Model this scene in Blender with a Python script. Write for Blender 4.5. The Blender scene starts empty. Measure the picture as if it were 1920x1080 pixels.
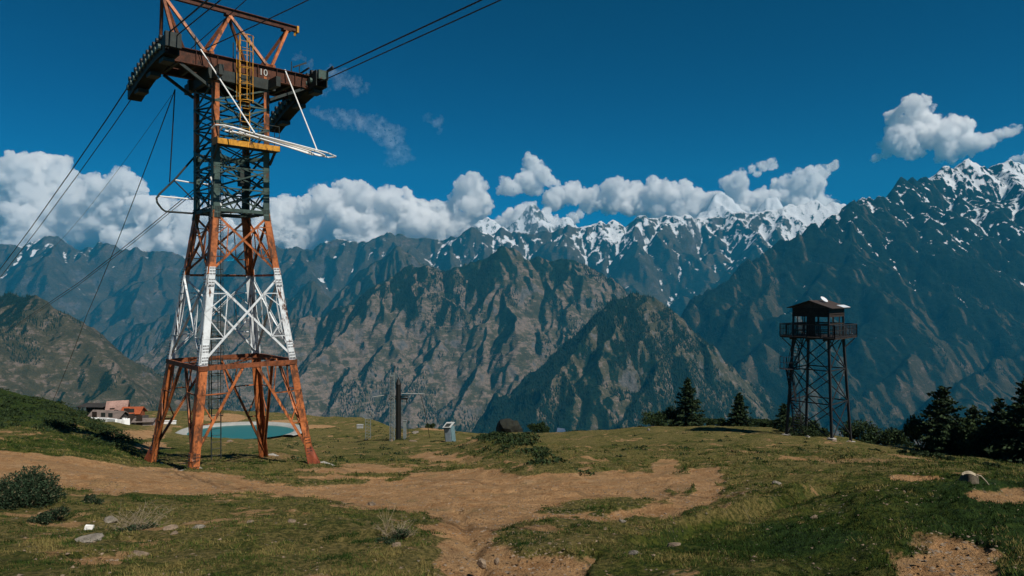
import bpy, math, random
import numpy as np
from mathutils import Vector, Matrix
random.seed(7); RNG = np.random.default_rng(7)
F = 1300.0                      # focal length in pixels of a 1920-wide picture
SC = bpy.context.scene
COL = SC.collection
R = math.radians

# ------------------------------------------------------------------ helpers
def P(px, py, d):               # a point of the place at depth d (camera at the origin looking along +Y)
    return np.array([(px-960)/F*d, d, -(py-540)/F*d])

def nrm(v):
    v = np.asarray(v, float); return v/np.linalg.norm(v)

_T = np.random.default_rng(11).random((512, 512)).astype(np.float32)
def vnoise(x, y, seed=0):
    x = np.asarray(x, float)+seed*17.31; y = np.asarray(y, float)-seed*9.73
    xi = np.floor(x).astype(np.int64); yi = np.floor(y).astype(np.int64)
    fx = x-xi; fy = y-yi
    fx = fx*fx*(3-2*fx); fy = fy*fy*(3-2*fy)
    x0 = xi & 511; x1 = (xi+1) & 511; y0 = yi & 511; y1 = (yi+1) & 511
    return (_T[y0, x0]*(1-fx)+_T[y0, x1]*fx)*(1-fy)+(_T[y1, x0]*(1-fx)+_T[y1, x1]*fx)*fy
def fbm(x, y, scale, octaves=5, seed=0, gain=0.5):
    s = 0; a = 1; t = 0; x = np.asarray(x)/scale; y = np.asarray(y)/scale
    for o in range(octaves):
        s = s+a*(vnoise(x, y, seed+o*3)*2-1); t += a; a *= gain
        x, y = (x*0.8-y*0.6)*2.03, (x*0.6+y*0.8)*2.03
    return s/t
def ridged(x, y, scale, octaves=5, seed=0):
    s = 0; a = 1; t = 0; x = np.asarray(x)/scale; y = np.asarray(y)/scale
    for o in range(octaves):
        s = s+a*(1-np.abs(vnoise(x, y, seed+o*3)*2-1)); t += a; a *= .5
        x, y = (x*0.8-y*0.6)*2.03, (x*0.6+y*0.8)*2.03
    return s/t
def sstep(a, b, x):
    t = np.clip((x-a)/(b-a), 0, 1); return t*t*(3-2*t)

def tag(o, label=None, cat=None, group=None, kind=None):
    if label: o['label'] = label
    if cat: o['category'] = cat
    if group: o['group'] = group
    if kind: o['kind'] = kind
    return o
def empty(name, loc, label=None, cat=None, group=None):
    o = bpy.data.objects.new(name, None); COL.objects.link(o); o.location = Vector(loc)
    return tag(o, label, cat, group)
def mesh_obj(name, verts, faces, mats, parent=None, smooth=False, mi=None, attrs=None):
    """verts (n,3) array, faces: list of tuples or (m,k) array"""
    me = bpy.data.meshes.new(name)
    v = np.asarray(verts, dtype=np.float32)
    if isinstance(faces, np.ndarray):
        m, k = faces.shape
        me.vertices.add(len(v)); me.vertices.foreach_set('co', v.ravel())
        me.loops.add(m*k); me.loops.foreach_set('vertex_index', faces.astype(np.int32).ravel())
        me.polygons.add(m); me.polygons.foreach_set('loop_start', np.arange(0, m*k, k, dtype=np.int32))
        me.update(calc_edges=True)
    else:
        me.from_pydata(v.tolist(), [], faces)
    for m_ in (mats if isinstance(mats, (list, tuple)) else [mats]):
        me.materials.append(m_)
    if mi is not None: me.polygons.foreach_set('material_index', np.asarray(mi, dtype=np.int32))
    if smooth: me.polygons.foreach_set('use_smooth', np.ones(len(me.polygons), dtype=bool))
    if attrs:
        for k_, a_ in attrs.items():
            at = me.attributes.new(k_, 'FLOAT', 'POINT'); at.data.foreach_set('value', np.asarray(a_, dtype=np.float32))
    me.update()
    o = bpy.data.objects.new(name, me); COL.objects.link(o)
    if parent: o.parent = parent
    return o
def copy_tree(o, parent=None):
    c = o.copy(); COL.objects.link(c)
    if parent: c.parent = parent
    for ch in list(o.children): copy_tree(ch, c)
    return c

class MB:
    """collects simple shapes; build() links them as ONE mesh object. Coordinates are local to the thing."""
    def __init__(s): s.v = []; s.f = []; s.m = []
    def add(s, verts, faces, mi=0):
        n = len(s.v); s.v += [tuple(map(float, p)) for p in verts]
        for f in faces: s.f.append(tuple(i+n for i in f)); s.m.append(mi)
    def prism(s, p0, p1, prof0, prof1=None, up=(0, 0, 1), mi=0, caps=True):
        p0 = np.asarray(p0, float); p1 = np.asarray(p1, float); d = nrm(p1-p0)
        up = np.asarray(up, float)
        if abs(np.dot(d, nrm(up))) > .98: up = np.array([1., 0, 0]) if abs(d[0]) < .9 else np.array([0, 1., 0])
        x = nrm(np.cross(d, up)); y = np.cross(x, d)
        prof1 = prof1 or prof0; n = len(prof0)
        vs = [p0+x*a+y*b for a, b in prof0]+[p1+x*a+y*b for a, b in prof1]
        fs = [(i, (i+1) % n, n+(i+1) % n, n+i) for i in range(n)]
        if caps: fs += [tuple(range(n))[::-1], tuple(range(n, 2*n))]
        s.add(vs, fs, mi)
    def bar(s, p0, p1, w, h=None, up=(0, 0, 1), mi=0):
        h = h or w; s.prism(p0, p1, [(-w/2, -h/2), (w/2, -h/2), (w/2, h/2), (-w/2, h/2)], up=up, mi=mi)
    def angle(s, p0, p1, w, t=.02, up=(0, 0, 1), mi=0):     # L section
        s.prism(p0, p1, [(0, 0), (w, 0), (w, t), (t, t), (t, w), (0, w)], up=up, mi=mi)
    def tube(s, pts, r, n=6, mi=0, r1=None):
        pts = [np.asarray(p, float) for p in pts]; r1 = r if r1 is None else r1
        N = len(pts); base = len(s.v); ref = None
        for i, p in enumerate(pts):
            d = nrm(pts[min(i+1, N-1)]-pts[max(i-1, 0)])
            if ref is None:
                ref = np.array([0, 0, 1.]) if abs(d[2]) < .9 else np.array([1., 0, 0])
            x = nrm(np.cross(d, ref)); y = np.cross(x, d); ref = y
            rr = r+(r1-r)*i/max(1, N-1)
            for k in range(n):
                a = 2*math.pi*k/n; s.v.append(tuple(p+rr*(x*math.cos(a)+y*math.sin(a))))
        for i in range(N-1):
            for k in range(n):
                a = base+i*n+k; b = base+i*n+(k+1) % n; s.f.append((a, b, b+n, a+n)); s.m.append(mi)
        s.f.append(tuple(base+k for k in range(n))[::-1]); s.m.append(mi)
        s.f.append(tuple(base+(N-1)*n+k for k in range(n))); s.m.append(mi)
    def box(s, c, size, ax=None, mi=0):
        c = np.asarray(c, float); ax = ax or ((1, 0, 0), (0, 1, 0), (0, 0, 1))
        ax = [np.asarray(a, float) for a in ax]; vs = []
        for dz in (-.5, .5):
            for dx, dy in ((-.5, -.5), (.5, -.5), (.5, .5), (-.5, .5)):
                vs.append(c+ax[0]*dx*size[0]+ax[1]*dy*size[1]+ax[2]*dz*size[2])
        s.add(vs, [(3, 2, 1, 0), (4, 5, 6, 7), (0, 1, 5, 4), (1, 2, 6, 5), (2, 3, 7, 6), (3, 0, 4, 7)], mi)
    def quad(s, pts, mi=0): s.add(pts, [tuple(range(len(pts)))], mi)
    def plate(s, pts, t, mi=0):          # a polygon given a thickness along its normal
        pts = [np.asarray(p, float) for p in pts]; n = nrm(np.cross(pts[1]-pts[0], pts[2]-pts[0]))
        k = len(pts); vs = [p-n*t/2 for p in pts]+[p+n*t/2 for p in pts]
        s.add(vs, [tuple(range(k))[::-1], tuple(range(k, 2*k))]+[(i, (i+1) % k, k+(i+1) % k, k+i) for i in range(k)], mi)
    def build(s, name, mats, parent=None, smooth=False, label=None):
        o = mesh_obj(name, s.v, s.f, mats, parent, smooth, s.m)
        if label: o['label'] = label
        return o

# ------------------------------------------------------------------ node helpers
class NT:
    def __init__(s, m): s.n = m.node_tree.nodes; s.l = m.node_tree.links; s.t = m.node_tree
    def __call__(s, typ, **kw):
        nd = s.n.new(typ)
        for k, v in kw.items():
            if k.startswith('i_'):
                key = k[2:]; nd.inputs[int(key) if key.isdigit() else key.replace('_', ' ')].default_value = v
            else: setattr(nd, k, v)
        return nd
    def link(s, a, b): s.l.new(a, b)
    def math(s, op, a, b=None, c=None, clamp=False):
        nd = s.n.new('ShaderNodeMath'); nd.operation = op; nd.use_clamp = clamp
        for i, x in enumerate((a, b, c)):
            if x is None: continue
            if isinstance(x, (int, float)): nd.inputs[i].default_value = x
            else: s.l.new(x, nd.inputs[i])
        return nd.outputs[0]
    def ramp(s, x, a, b, lo=0., hi=1., smooth=True):
        nd = s.n.new('ShaderNodeMapRange'); nd.interpolation_type = 'SMOOTHSTEP' if smooth else 'LINEAR'
        s.l.new(x, nd.inputs[0])
        nd.inputs[1].default_value = a; nd.inputs[2].default_value = b; nd.inputs[3].default_value = lo; nd.inputs[4].default_value = hi
        return nd.outputs[0]
    def mix(s, f, a, b, typ='MIX'):
        nd = s.n.new('ShaderNodeMix'); nd.data_type = 'RGBA'; nd.blend_type = typ
        for i, x in ((0, f), (6, a), (7, b)):
            if isinstance(x, (int, float)): nd.inputs[i].default_value = x
            elif isinstance(x, (tuple, list)): nd.inputs[i].default_value = (*x[:3], 1)
            else: s.l.new(x, nd.inputs[i])
        return nd.outputs[2]
    def noise(s, vec, scale, detail=5, rough=.55, dist=0., w=None):
        nd = s.n.new('ShaderNodeTexNoise')
        if w is not None: nd.noise_dimensions = '4D'; nd.inputs['W'].default_value = w
        nd.inputs['Scale'].default_value = scale; nd.inputs['Detail'].default_value = detail
        nd.inputs['Roughness'].default_value = rough; nd.inputs['Distortion'].default_value = dist
        if vec is not None: s.l.new(vec, nd.inputs['Vector'])
        return nd.outputs[0]
    def mapping(s, vec, scale=(1, 1, 1), rot=(0, 0, 0)):
        nd = s.n.new('ShaderNodeMapping'); nd.inputs['Scale'].default_value = scale; nd.inputs['Rotation'].default_value = rot
        s.l.new(vec, nd.inputs[0]); return nd.outputs[0]
def new_mat(name):
    m = bpy.data.materials.new(name); m.use_nodes = True
    t = NT(m); b = t.n['Principled BSDF']; b.inputs['Roughness'].default_value = .8
    return m, t, b
def paint(name, col, rough=.6, metal=0., vary=.25, scale=3., rust=0., rustcol=(.09, .035, .015), spec=.3, bump=.2):
    m, t, b = new_mat(name)
    co = t('ShaderNodeTexCoord').outputs['Object']
    n1 = t.noise(co, scale, 6, .65); n2 = t.noise(co, scale*6, 4, .6)
    f = t.math('MULTIPLY_ADD', n1, .6, t.math('MULTIPLY', n2, .4))
    dark = tuple(c*(1-vary*1.4) for c in col); lite = tuple(min(1, c*(1+vary*.9)) for c in col)
    c = t.mix(t.ramp(f, .35, .65), dark, lite)
    if rust > 0:
        n3 = t.noise(t.mapping(co, (1, 1, .35)), scale*2.2, 8, .7)
        c = t.mix(t.ramp(n3, .68-rust*.35, .74-rust*.3), c, rustcol)
    t.link(c, b.inputs['Base Color']); b.inputs['Roughness'].default_value = rough
    b.inputs['Metallic'].default_value = metal; b.inputs['Specular IOR Level'].default_value = spec
    if bump > 0:
        bp = t('ShaderNodeBump'); bp.inputs['Strength'].default_value = bump; bp.inputs['Distance'].default_value = .01
        t.link(n2, bp.inputs['Height']); t.link(bp.outputs[0], b.inputs['Normal'])
    return m
def grid_faces(ny, nx):
    i = np.arange(ny*nx).reshape(ny, nx)
    return np.stack([i[:-1, :-1], i[:-1, 1:], i[1:, 1:], i[1:, :-1]], -1).reshape(-1, 4)

# ------------------------------------------------------------------ camera, light, air
cam_d = bpy.data.cameras.new('camera'); cam_d.sensor_width = 36; cam_d.lens = 36*F/1920
cam_d.clip_start = .1; cam_d.clip_end = 120000
cam = bpy.data.objects.new('camera', cam_d); COL.objects.link(cam)
cam.rotation_euler = (R(90), 0, 0); SC.camera = cam

SUN_EL = 49.; SUN = nrm((.72*math.cos(R(SUN_EL)), -.69*math.cos(R(SUN_EL)), math.sin(R(SUN_EL))))
ld = bpy.data.lights.new('sun', 'SUN'); ld.energy = 5.0; ld.angle = R(.53); ld.color = (1, .93, .82)
lo = bpy.data.objects.new('sun', ld); COL.objects.link(lo)
lo.rotation_euler = Vector(SUN).to_track_quat('Z', 'Y').to_euler()

w = bpy.data.worlds.new('World'); SC.world = w; w.use_nodes = True
t = NT(w); bg = t.n['Background']
sky = t('ShaderNodeTexSky', sky_type='NISHITA', sun_disc=False, sun_elevation=R(SUN_EL), sun_rotation=math.atan2(SUN[0], SUN[1]),
        altitude=3000., air_density=1.0, dust_density=.15, ozone_density=3.)
gm = t('ShaderNodeGamma'); gm.inputs[1].default_value = 1.7; t.link(sky.outputs[0], gm.inputs[0])
c = t.mix(1., gm.outputs[0], (.0, .235, .295), 'MULTIPLY')
t.link(c, bg.inputs[0]); bg.inputs[1].default_value = .042
SC.view_settings.view_transform = 'Standard'; SC.view_settings.look = 'None'; SC.view_settings.exposure = .1
SC.view_settings.gamma = 1
SC.cycles.use_denoising = True; SC.cycles.max_bounces = 20; SC.cycles.diffuse_bounces = 2; SC.cycles.volume_bounces = 20
SC.cycles.transparent_max_bounces = 20; SC.cycles.use_adaptive_sampling = True; SC.cycles.adaptive_threshold = .006

def haze():
    x0, x1, y0, y1, z0, z1 = -15000, 15000, -600, 15300, -1800, 2600
    m = bpy.data.materials.new('haze'); m.use_nodes = True; t = NT(m); t.n.remove(t.n['Principled BSDF'])
    v = t('ShaderNodeVolumePrincipled'); v.inputs['Density'].default_value = 4.0e-5; v.inputs['Color'].default_value = (.03, .47, .84, 1)
    v.inputs['Anisotropy'].default_value = .0
    t.link(v.outputs[0], t.n['Material Output'].inputs['Volume'])
    b = MB(); b.box(((x0+x1)/2, (y0+y1)/2, (z0+z1)/2), (x1-x0, y1-y0, z1-z0)); o = b.build('haze', m); tag(o, kind='stuff')
haze()
# ------------------------------------------------------------------ mountains
def mountain_mat(name, snowline, brown=.5, forest=.5, fs=1., tone=1., xt=0., rk0=.02, fz=0.):
    m, t, b = new_mat(name)
    g = t('ShaderNodeNewGeometry'); pos = g.outputs['Position']
    sp = t('ShaderNodeSeparateXYZ'); t.link(pos, sp.inputs[0]); z = sp.outputs[2]
    sn = t('ShaderNodeSeparateXYZ'); t.link(g.outputs['Normal'], sn.inputs[0]); nz = sn.outputs[2]
    fl = t('ShaderNodeAttribute', attribute_name='flow').outputs['Fac']
    nL = t.noise(pos, .0016/fs, 6, .6); nM = t.noise(pos, .008/fs, 8, .66, .4); nS = t.noise(pos, .035/fs, 7, .72); nT = t.noise(pos, .13/fs, 5, .7)
    # contour-following bands of field terraces and strata
    strat = t.noise(t.mapping(pos, (.006/fs, .006/fs, .035/fs)), 1., 8, .65, 1.4)
    meadow = t.mix(t.ramp(t.math('MULTIPLY_ADD', nM, .5, t.math('MULTIPLY', nT, .5)), .4, .6), tuple(tone*x for x in (.042, .047, .026)), tuple(tone*x for x in (.105, .090, .052)))
    soil = t.mix(t.ramp(t.math('MULTIPLY_ADD', nS, .45, t.math('MULTIPLY', nT, .55)), .43, .57), tuple(tone*x for x in (.125, .10, .078)), tuple(tone*x for x in (.21, .165, .13)))
    rock = t.mix(t.ramp(nS, .3, .7), tuple(tone*x for x in (.045, .048, .045)), tuple(tone*x for x in (.15, .145, .135)))
    c = t.mix(t.ramp(t.math('ADD', t.math('MULTIPLY', strat, .6), t.math('MULTIPLY_ADD', nM, .7, t.math('MULTIPLY', nS, .3))), .88-.16*brown, .97-.14*brown), meadow, soil)
    rk = t.math('SUBTRACT', t.math('MULTIPLY_ADD', nM, .8, t.math('MULTIPLY', nS, .35)), nz)
    c = t.mix(t.ramp(rk, rk0, rk0+.14), c, rock)
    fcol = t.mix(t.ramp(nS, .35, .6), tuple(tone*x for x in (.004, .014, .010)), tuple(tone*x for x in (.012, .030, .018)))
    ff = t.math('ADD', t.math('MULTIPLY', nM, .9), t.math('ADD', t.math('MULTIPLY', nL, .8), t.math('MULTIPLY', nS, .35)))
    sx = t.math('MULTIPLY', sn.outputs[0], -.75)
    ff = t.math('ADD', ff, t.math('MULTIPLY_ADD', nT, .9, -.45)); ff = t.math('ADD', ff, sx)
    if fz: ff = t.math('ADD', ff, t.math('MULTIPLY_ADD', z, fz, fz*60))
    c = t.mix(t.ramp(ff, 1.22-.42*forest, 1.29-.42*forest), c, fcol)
    # scree chutes along the water lines
    c = t.mix(t.math('MULTIPLY', t.ramp(fl, .55, .8), .45), c, soil)
    nF = t.noise(t.mapping(pos, (.02/fs, .02/fs, .008/fs)), 1., 6, .7, .5)
    s = t.math('MULTIPLY_ADD', z, .5, -.5*snowline)
    s = t.math('ADD', s, t.math('MULTIPLY_ADD', nM, 600., t.math('MULTIPLY_ADD', nF, 1150., t.math('MULTIPLY_ADD', nL, 1100., -1425.))))
    s = t.math('ADD', s, t.math('MULTIPLY_ADD', nz, 700., -470.)); s = t.math('ADD', s, t.math('MULTIPLY_ADD', fl, 1000., -200.))
    if xt: s = t.math('ADD', s, t.math('MULTIPLY', sp.outputs[0], xt))
    snow = t.ramp(s, -40, 90)
    c = t.mix(snow, c, (.66, .69, .72))
    t.link(c, b.inputs['Base Color']); b.inputs['Roughness'].default_value = .95; b.inputs['Specular IOR Level'].default_value = .05
    bp = t('ShaderNodeBump'); bp.inputs['Strength'].default_value = .85; bp.inputs['Distance'].default_value = 14.*fs
    hh = t.math('MULTIPLY_ADD', nM, 1.5, t.math('MULTIPLY_ADD', nS, .9, t.math('MULTIPLY', nT, .35))); t.link(hh, bp.inputs['Height']); t.link(bp.outputs[0], b.inputs['Normal'])
    return m

def resample(pl, step):
    pl = np.asarray(pl, float); d = np.r_[0, np.cumsum(np.linalg.norm(np.diff(pl[:, :2], axis=0), axis=1))]
    n = max(2, int(d[-1]/step)+1); s = np.linspace(0, d[-1], n)
    return np.stack([np.interp(s, d, pl[:, k]) for k in range(3)], 1)

def grow(rng, start, heading, length, drop, step, wig):
    pts = [np.array(start, float)]; h = heading; n = max(2, int(length/step)); 
    for i in range(n):
        h += rng.normal(0, wig); h = h*.97+heading*.03
        dz = -drop*step*(.5+rng.random()*1.1)
        p = pts[-1]+np.array([math.cos(h)*step, math.sin(h)*step, dz]); pts.append(p)
    return np.array(pts)

def erode(z, cell, iters, K, seed):
    H, W = z.shape; N = H*W; rng = np.random.default_rng(seed)
    idx = np.arange(N).reshape(H, W); A = None
    offs = [(-1, 0, 1.), (1, 0, 1.), (0, -1, 1.), (0, 1, 1.), (-1, -1, 1.414), (-1, 1, 1.414), (1, -1, 1.414), (1, 1, 1.414)]
    for it in range(iters):
        zn = z+rng.normal(0, cell*.06, z.shape)
        best = np.zeros((H, W)); rec = idx.copy(); dist = np.ones((H, W))
        for dy, dx, l in offs:
            sh = np.full((H, W), 1e9); ys = slice(max(0, -dy), H-max(0, dy)); xs = slice(max(0, -dx), W-max(0, dx))
            yd = slice(max(0, dy), H+min(0, dy)); xd = slice(max(0, dx), W+min(0, dx))
            sh[ys, xs] = zn[yd, xd]
            si = idx.copy(); si[ys, xs] = idx[yd, xd]
            s = (zn-sh)/l; k = s > best
            best[k] = s[k]; rec[k] = si[k]; dist[k] = l
        order = np.argsort(zn, axis=None)
        r = rec.ravel(); ol = order.tolist(); rl = r.tolist(); A = [1.]*N
        for i in reversed(ol):
            j = rl[i]
            if j != i: A[j] += A[i]
        An = np.array(A); Fk = (K*np.sqrt(np.maximum(An-5, 0))/dist.ravel()).tolist(); zl = z.ravel().tolist()
        for i in ol:
            j = rl[i]
            if j != i and zl[j] < zl[i]:
                f = Fk[i]; zl[i] = (zl[i]+f*zl[j])/(1+f)
        z = np.array(zl).reshape(H, W)
    return z, np.array(A).reshape(H, W)

def mountain(name, ridges, cell, depth_front, depth_back, base, mat, seed=1, k=.85, k2=1.0, spur=500., drop=.5,
             spur_gap=350., erosion=(2, .012), side=300., detail=1., extra=(), auto=1., label_kind='structure'):
    rng = np.random.default_rng(seed)
    main = [np.array([P(*p) for p in r]) for r in ridges]; ex = [np.array([P(*p) for p in r]) for r in extra]
    allp = np.concatenate(main+ex)
    x0, x1 = allp[:, 0].min()-side, allp[:, 0].max()+side; y1 = np.concatenate(main)[:, 1].max()+depth_back
    y0 = allp[:, 1].min()-depth_front
    xs = np.arange(x0, x1, cell); ys = np.arange(y0, y1, cell); X, Y = np.meshgrid(xs, ys)
    segs = []
    def addpl(pl, kk):
        for a, b in zip(pl[:-1], pl[1:]): segs.append((a, b, kk))
    step = max(cell*2.5, 30.)
    def wiggle(pl, amp):
        n = len(pl); pl = pl.copy()
        a = fbm(pl[:, 0]+pl[:, 1], pl[:, 1]*.3, step*4, 4, seed); pl[:, 1] += a*amp*3
        pl[1:-1, 2] += fbm(pl[1:-1, 0]+pl[1:-1, 1], 0*pl[1:-1, 0], step*2.2, 4, seed+5)*amp
        return pl
    todo = []
    for pl in main:
        q = wiggle(resample(pl, step), spur*.035*detail); addpl(q, k); todo.append((q, 0))
    for pl in ex:
        q = wiggle(resample(pl, step), spur*.02*detail); addpl(q, k*1.05); todo.append((q, 1))
    while todo:
        q, lev = todo.pop()
        L = np.r_[0, np.cumsum(np.linalg.norm(np.diff(q[:, :2], axis=0), axis=1))]
        gap = spur_gap*(1, .62, .4)[lev]; s = gap*rng.random()
        sidef = rng.choice([-1, 1])
        while s < L[-1]:
            p = np.array([np.interp(s, L, q[:, c]) for c in range(3)])
            i = min(len(q)-2, int(np.searchsorted(L, s))-1); i = max(i, 0)
            d = q[i+1]-q[i]; hd = math.atan2(d[1], d[0])
            if lev == 0:
                heads = [-math.pi/2+rng.normal(0, .5)]
                if rng.random() < .4: heads.append(math.pi/2+rng.normal(0, .4))
                ln = spur*(.4+rng.random()*.9)*auto; dr = drop
            else:
                heads = [hd+sidef*(.75+rng.random()*.5)]; sidef = -sidef
                ln = spur*(.42, .20)[lev-1]*(.5+rng.random()); dr = drop*(1.15, 1.35)[lev-1]
            for h in heads:
                if ln > step*1.5:
                    z_off = -(.5+rng.random())*spur*(.02, .012, .008)[lev]
                    c = grow(rng, p+np.array([0, 0, z_off]), h, ln, dr, step, .22)
                    addpl(c, k2*(1, .92, .9)[lev])
                    if lev < 2: todo.append((c, lev+1))
            s += gap*(.6+.8*rng.random())
    wa = cell*2.5
    Xw = X+fbm(X, Y, cell*16, 4, seed+1)*wa*1.6; Yw = Y+fbm(X, Y, cell*16, 4, seed+2)*wa*1.6
    Z = np.full(X.shape, float(base))
    kk_noise = 1+.28*fbm(X, Y, cell*30, 4, seed+3)
    for a, b, kk in segs:
        top = max(a[2], b[2]); rad = (top-base)/(kk*.72)
        if rad <= 0: continue
        i0 = max(0, int((min(a[0], b[0])-rad-x0)/cell)); i1 = min(len(xs), int((max(a[0], b[0])+rad-x0)/cell)+2)
        j0 = max(0, int((min(a[1], b[1])-rad-y0)/cell)); j1 = min(len(ys), int((max(a[1], b[1])+rad-y0)/cell)+2)
        if i1 <= i0 or j1 <= j0: continue
        xx = Xw[j0:j1, i0:i1]-a[0]; yy = Yw[j0:j1, i0:i1]-a[1]; d = b[:2]-a[:2]; l2 = d@d+1e-9
        tt = np.clip((xx*d[0]+yy*d[1])/l2, 0, 1)
        r = np.hypot(xx-tt*d[0], yy-tt*d[1])
        zz = a[2]+(b[2]-a[2])*tt-kk*kk_noise[j0:j1, i0:i1]*r*(1-.12*np.minimum(1, r/ (rad+1)))
        np.maximum(Z[j0:j1, i0:i1], zz, out=Z[j0:j1, i0:i1])
    hgt = np.clip((Z-base)/400., 0, 1)
    Z += (fbm(X, Y, cell*34, 5, seed+7, .6)*cell*6.5+fbm(X, Y, cell*9, 4, seed+8)*cell*2.2)*detail*hgt
    Z, A = erode(Z, cell, erosion[0], erosion[1], seed)
    Z += (ridged(X, Y, cell*7, 4, seed+9)-.6)*cell*.7*detail
    flow = np.clip(np.log(A)/8., 0, 1)
    # blur the water lines a little
    f2 = flow.copy(); f2[1:-1, 1:-1] = (flow[1:-1, 1:-1]*2+flow[:-2, 1:-1]+flow[2:, 1:-1]+flow[1:-1, :-2]+flow[1:-1, 2:])/6
    o = mesh_obj(name, np.stack([X, Y, Z], -1).reshape(-1, 3), grid_faces(*X.shape), mat, smooth=True, attrs={'flow': f2.ravel()})
    tag(o, kind='structure')
    return xs, ys, Z

def L(pts, d, d1=None):
    n = len(pts); return [(x, y, d+((d1 if d1 else d)-d)*i/(n-1)) for i, (x, y) in enumerate(pts)]

SHOW = globals().get('SHOW', set('1234567'))
# near left slope with terraces
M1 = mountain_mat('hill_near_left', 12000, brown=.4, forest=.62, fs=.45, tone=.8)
H1 = H3 = H7 = None
if '1' in SHOW: H1 = mountain('mountain_slope', [L([(-200, 575), (-60, 556), (0, 552), (22, 549), (42, 560), (60, 548), (85, 563), (120, 596), (150, 632), (190, 664), (215, 692), (245, 722), (275, 755), (310, 800)], 2700, 2200)],
         5., 700, 250, -1300, M1, seed=21, k=.8, k2=.8, spur=420, spur_gap=170, drop=.42, erosion=(2, .012), detail=.8)
# hump right of the middle
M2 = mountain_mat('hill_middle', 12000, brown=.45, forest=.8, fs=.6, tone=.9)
H2 = None
if '2' in SHOW: H2 = mountain('mountain_hump', [L([(940, 800), (1000, 712), (1050, 650), (1110, 598), (1150, 566), (1190, 549), (1230, 558), (1265, 580), (1290, 608), (1320, 638), (1370, 688), (1400, 718), (1440, 790)], 3800, 3500)],
         6., 900, 300, -1400, M2, seed=5, k=1.05, k2=1.05, spur=420, spur_gap=330, drop=.55, erosion=(2, .012),
         extra=[[(1150, 566, 3700), (1110, 612, 3550), (1060, 672, 3350), (1010, 745, 3150), (975, 830, 3000)],
                [(1290, 608, 3600), (1268, 640, 3450), (1235, 690, 3250), (1200, 745, 3050), (1150, 830, 2850)],
                [(1330, 650, 3600), (1350, 700, 3450), (1360, 760, 3200), (1370, 830, 3000)]])
# central brown massif
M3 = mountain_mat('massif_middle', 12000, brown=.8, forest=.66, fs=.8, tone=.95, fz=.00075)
if '3' in SHOW: H3 = mountain('mountain_massif', [L([(232, 790), (240, 720), (255, 682), (290, 645), (340, 618), (420, 602), (480, 592), (540, 597), (600, 596), (650, 575), (700, 542), (745, 508), (775, 499), (800, 500), (824, 508), (870, 500), (905, 488), (930, 476), (948, 463), (968, 473), (990, 486), (1013, 483), (1058, 484), (1114, 503), (1160, 530), (1220, 580)], 4900, 5400)],
         9., 1500, 500, -1700, M3, seed=9, k=1.15, k2=1.1, spur=800, spur_gap=480, drop=.52, erosion=(2, .012),
         extra=[[(990, 486, 5300), (955, 522, 5050), (922, 560, 4850), (915, 610, 4650), (905, 680, 4350), (860, 750, 4000), (830, 820, 3750)],
                [(870, 500, 5300), (862, 560, 4950), (838, 615, 4700), (790, 690, 4300), (740, 760, 4000)],
                [(745, 508, 5150), (700, 560, 4850), (640, 615, 4600), (590, 670, 4300), (545, 740, 4000)],
                [(800, 500, 5200), (770, 560, 4900), (720, 640, 4500), (680, 700, 4200)],
                [(1013, 483, 5350), (1035, 540, 5050), (1060, 600, 4800), (1050, 680, 4400)]])
# blue middle ridges
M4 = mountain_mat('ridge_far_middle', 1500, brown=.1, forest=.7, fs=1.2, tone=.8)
if '4' in SHOW: mountain('mountain_ridge', [L([(170, 700), (190, 664), (215, 637), (255, 606), (320, 580), (400, 560), (460, 548), (520, 560), (550, 562), (583, 520), (604, 545), (625, 562), (650, 543), (680, 518), (715, 486), (735, 468), (747, 454), (762, 468), (791, 497), (840, 518), (900, 520)], 7300, 7700)],
         16., 1500, 500, -1600, M4, seed=31, k=1.25, k2=1.2, spur=700, spur_gap=420, drop=.6, erosion=(8, .08))
# main snowy range
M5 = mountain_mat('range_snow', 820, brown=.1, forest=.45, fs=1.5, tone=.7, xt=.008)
if '5' in SHOW: mountain('mountain_range', [L([(-140, 480), (-60, 470), (0, 462), (30, 467), (60, 458), (85, 447), (105, 441), (130, 447), (150, 457), (165, 452), (174, 460), (186, 444), (200, 455), (215, 460), (230, 466), (260, 470), (300, 475), (340, 480), (420, 486), (480, 476), (520, 470), (560, 463), (590, 465), (615, 456), (638, 446), (655, 450), (668, 458), (690, 448), (705, 440), (722, 436), (745, 437), (765, 447), (790, 446), (810, 450), (840, 445), (862, 435), (878, 432), (905, 437), (925, 441), (943, 425), (958, 436), (990, 437), (1010, 434), (1040, 434), (1066, 421), (1085, 430), (1110, 419), (1140, 416), (1159, 403), (1178, 424), (1202, 401), (1218, 406), (1250, 398), (1275, 404), (1300, 406), (1340, 402), (1400, 396), (1450, 390), (1500, 380), (1540, 384), (1575, 386), (1640, 400), (1750, 420)], 9800, 10800)],
         24., 2600, 900, -900, M5, seed=14, k=1.2, k2=1.2, spur=1300, spur_gap=620, drop=.5, erosion=(2, .012), side=600)
# highest white peaks behind
M6 = mountain_mat('peak_white', 820, brown=0., forest=-1., fs=1.1)
if '6' in SHOW: mountain('mountain_peak', [L([(760, 470), (880, 445), (905, 402), (925, 400), (945, 418), (975, 402), (988, 383), (1003, 385), (1018, 402), (1034, 422), (1062, 410), (1074, 413), (1110, 440), (1200, 450), (1280, 430), (1318, 385), (1335, 362), (1347, 345), (1360, 352), (1372, 372), (1385, 398), (1410, 400), (1440, 378), (1462, 372), (1480, 395), (1520, 420), (1640, 450)], 13600, 13600)],
         30., 2200, 600, -200, M6, seed=3, k=1.3, k2=1.4, spur=900, spur_gap=300, drop=.9, detail=1.6, erosion=(2, .012), side=500)
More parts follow.
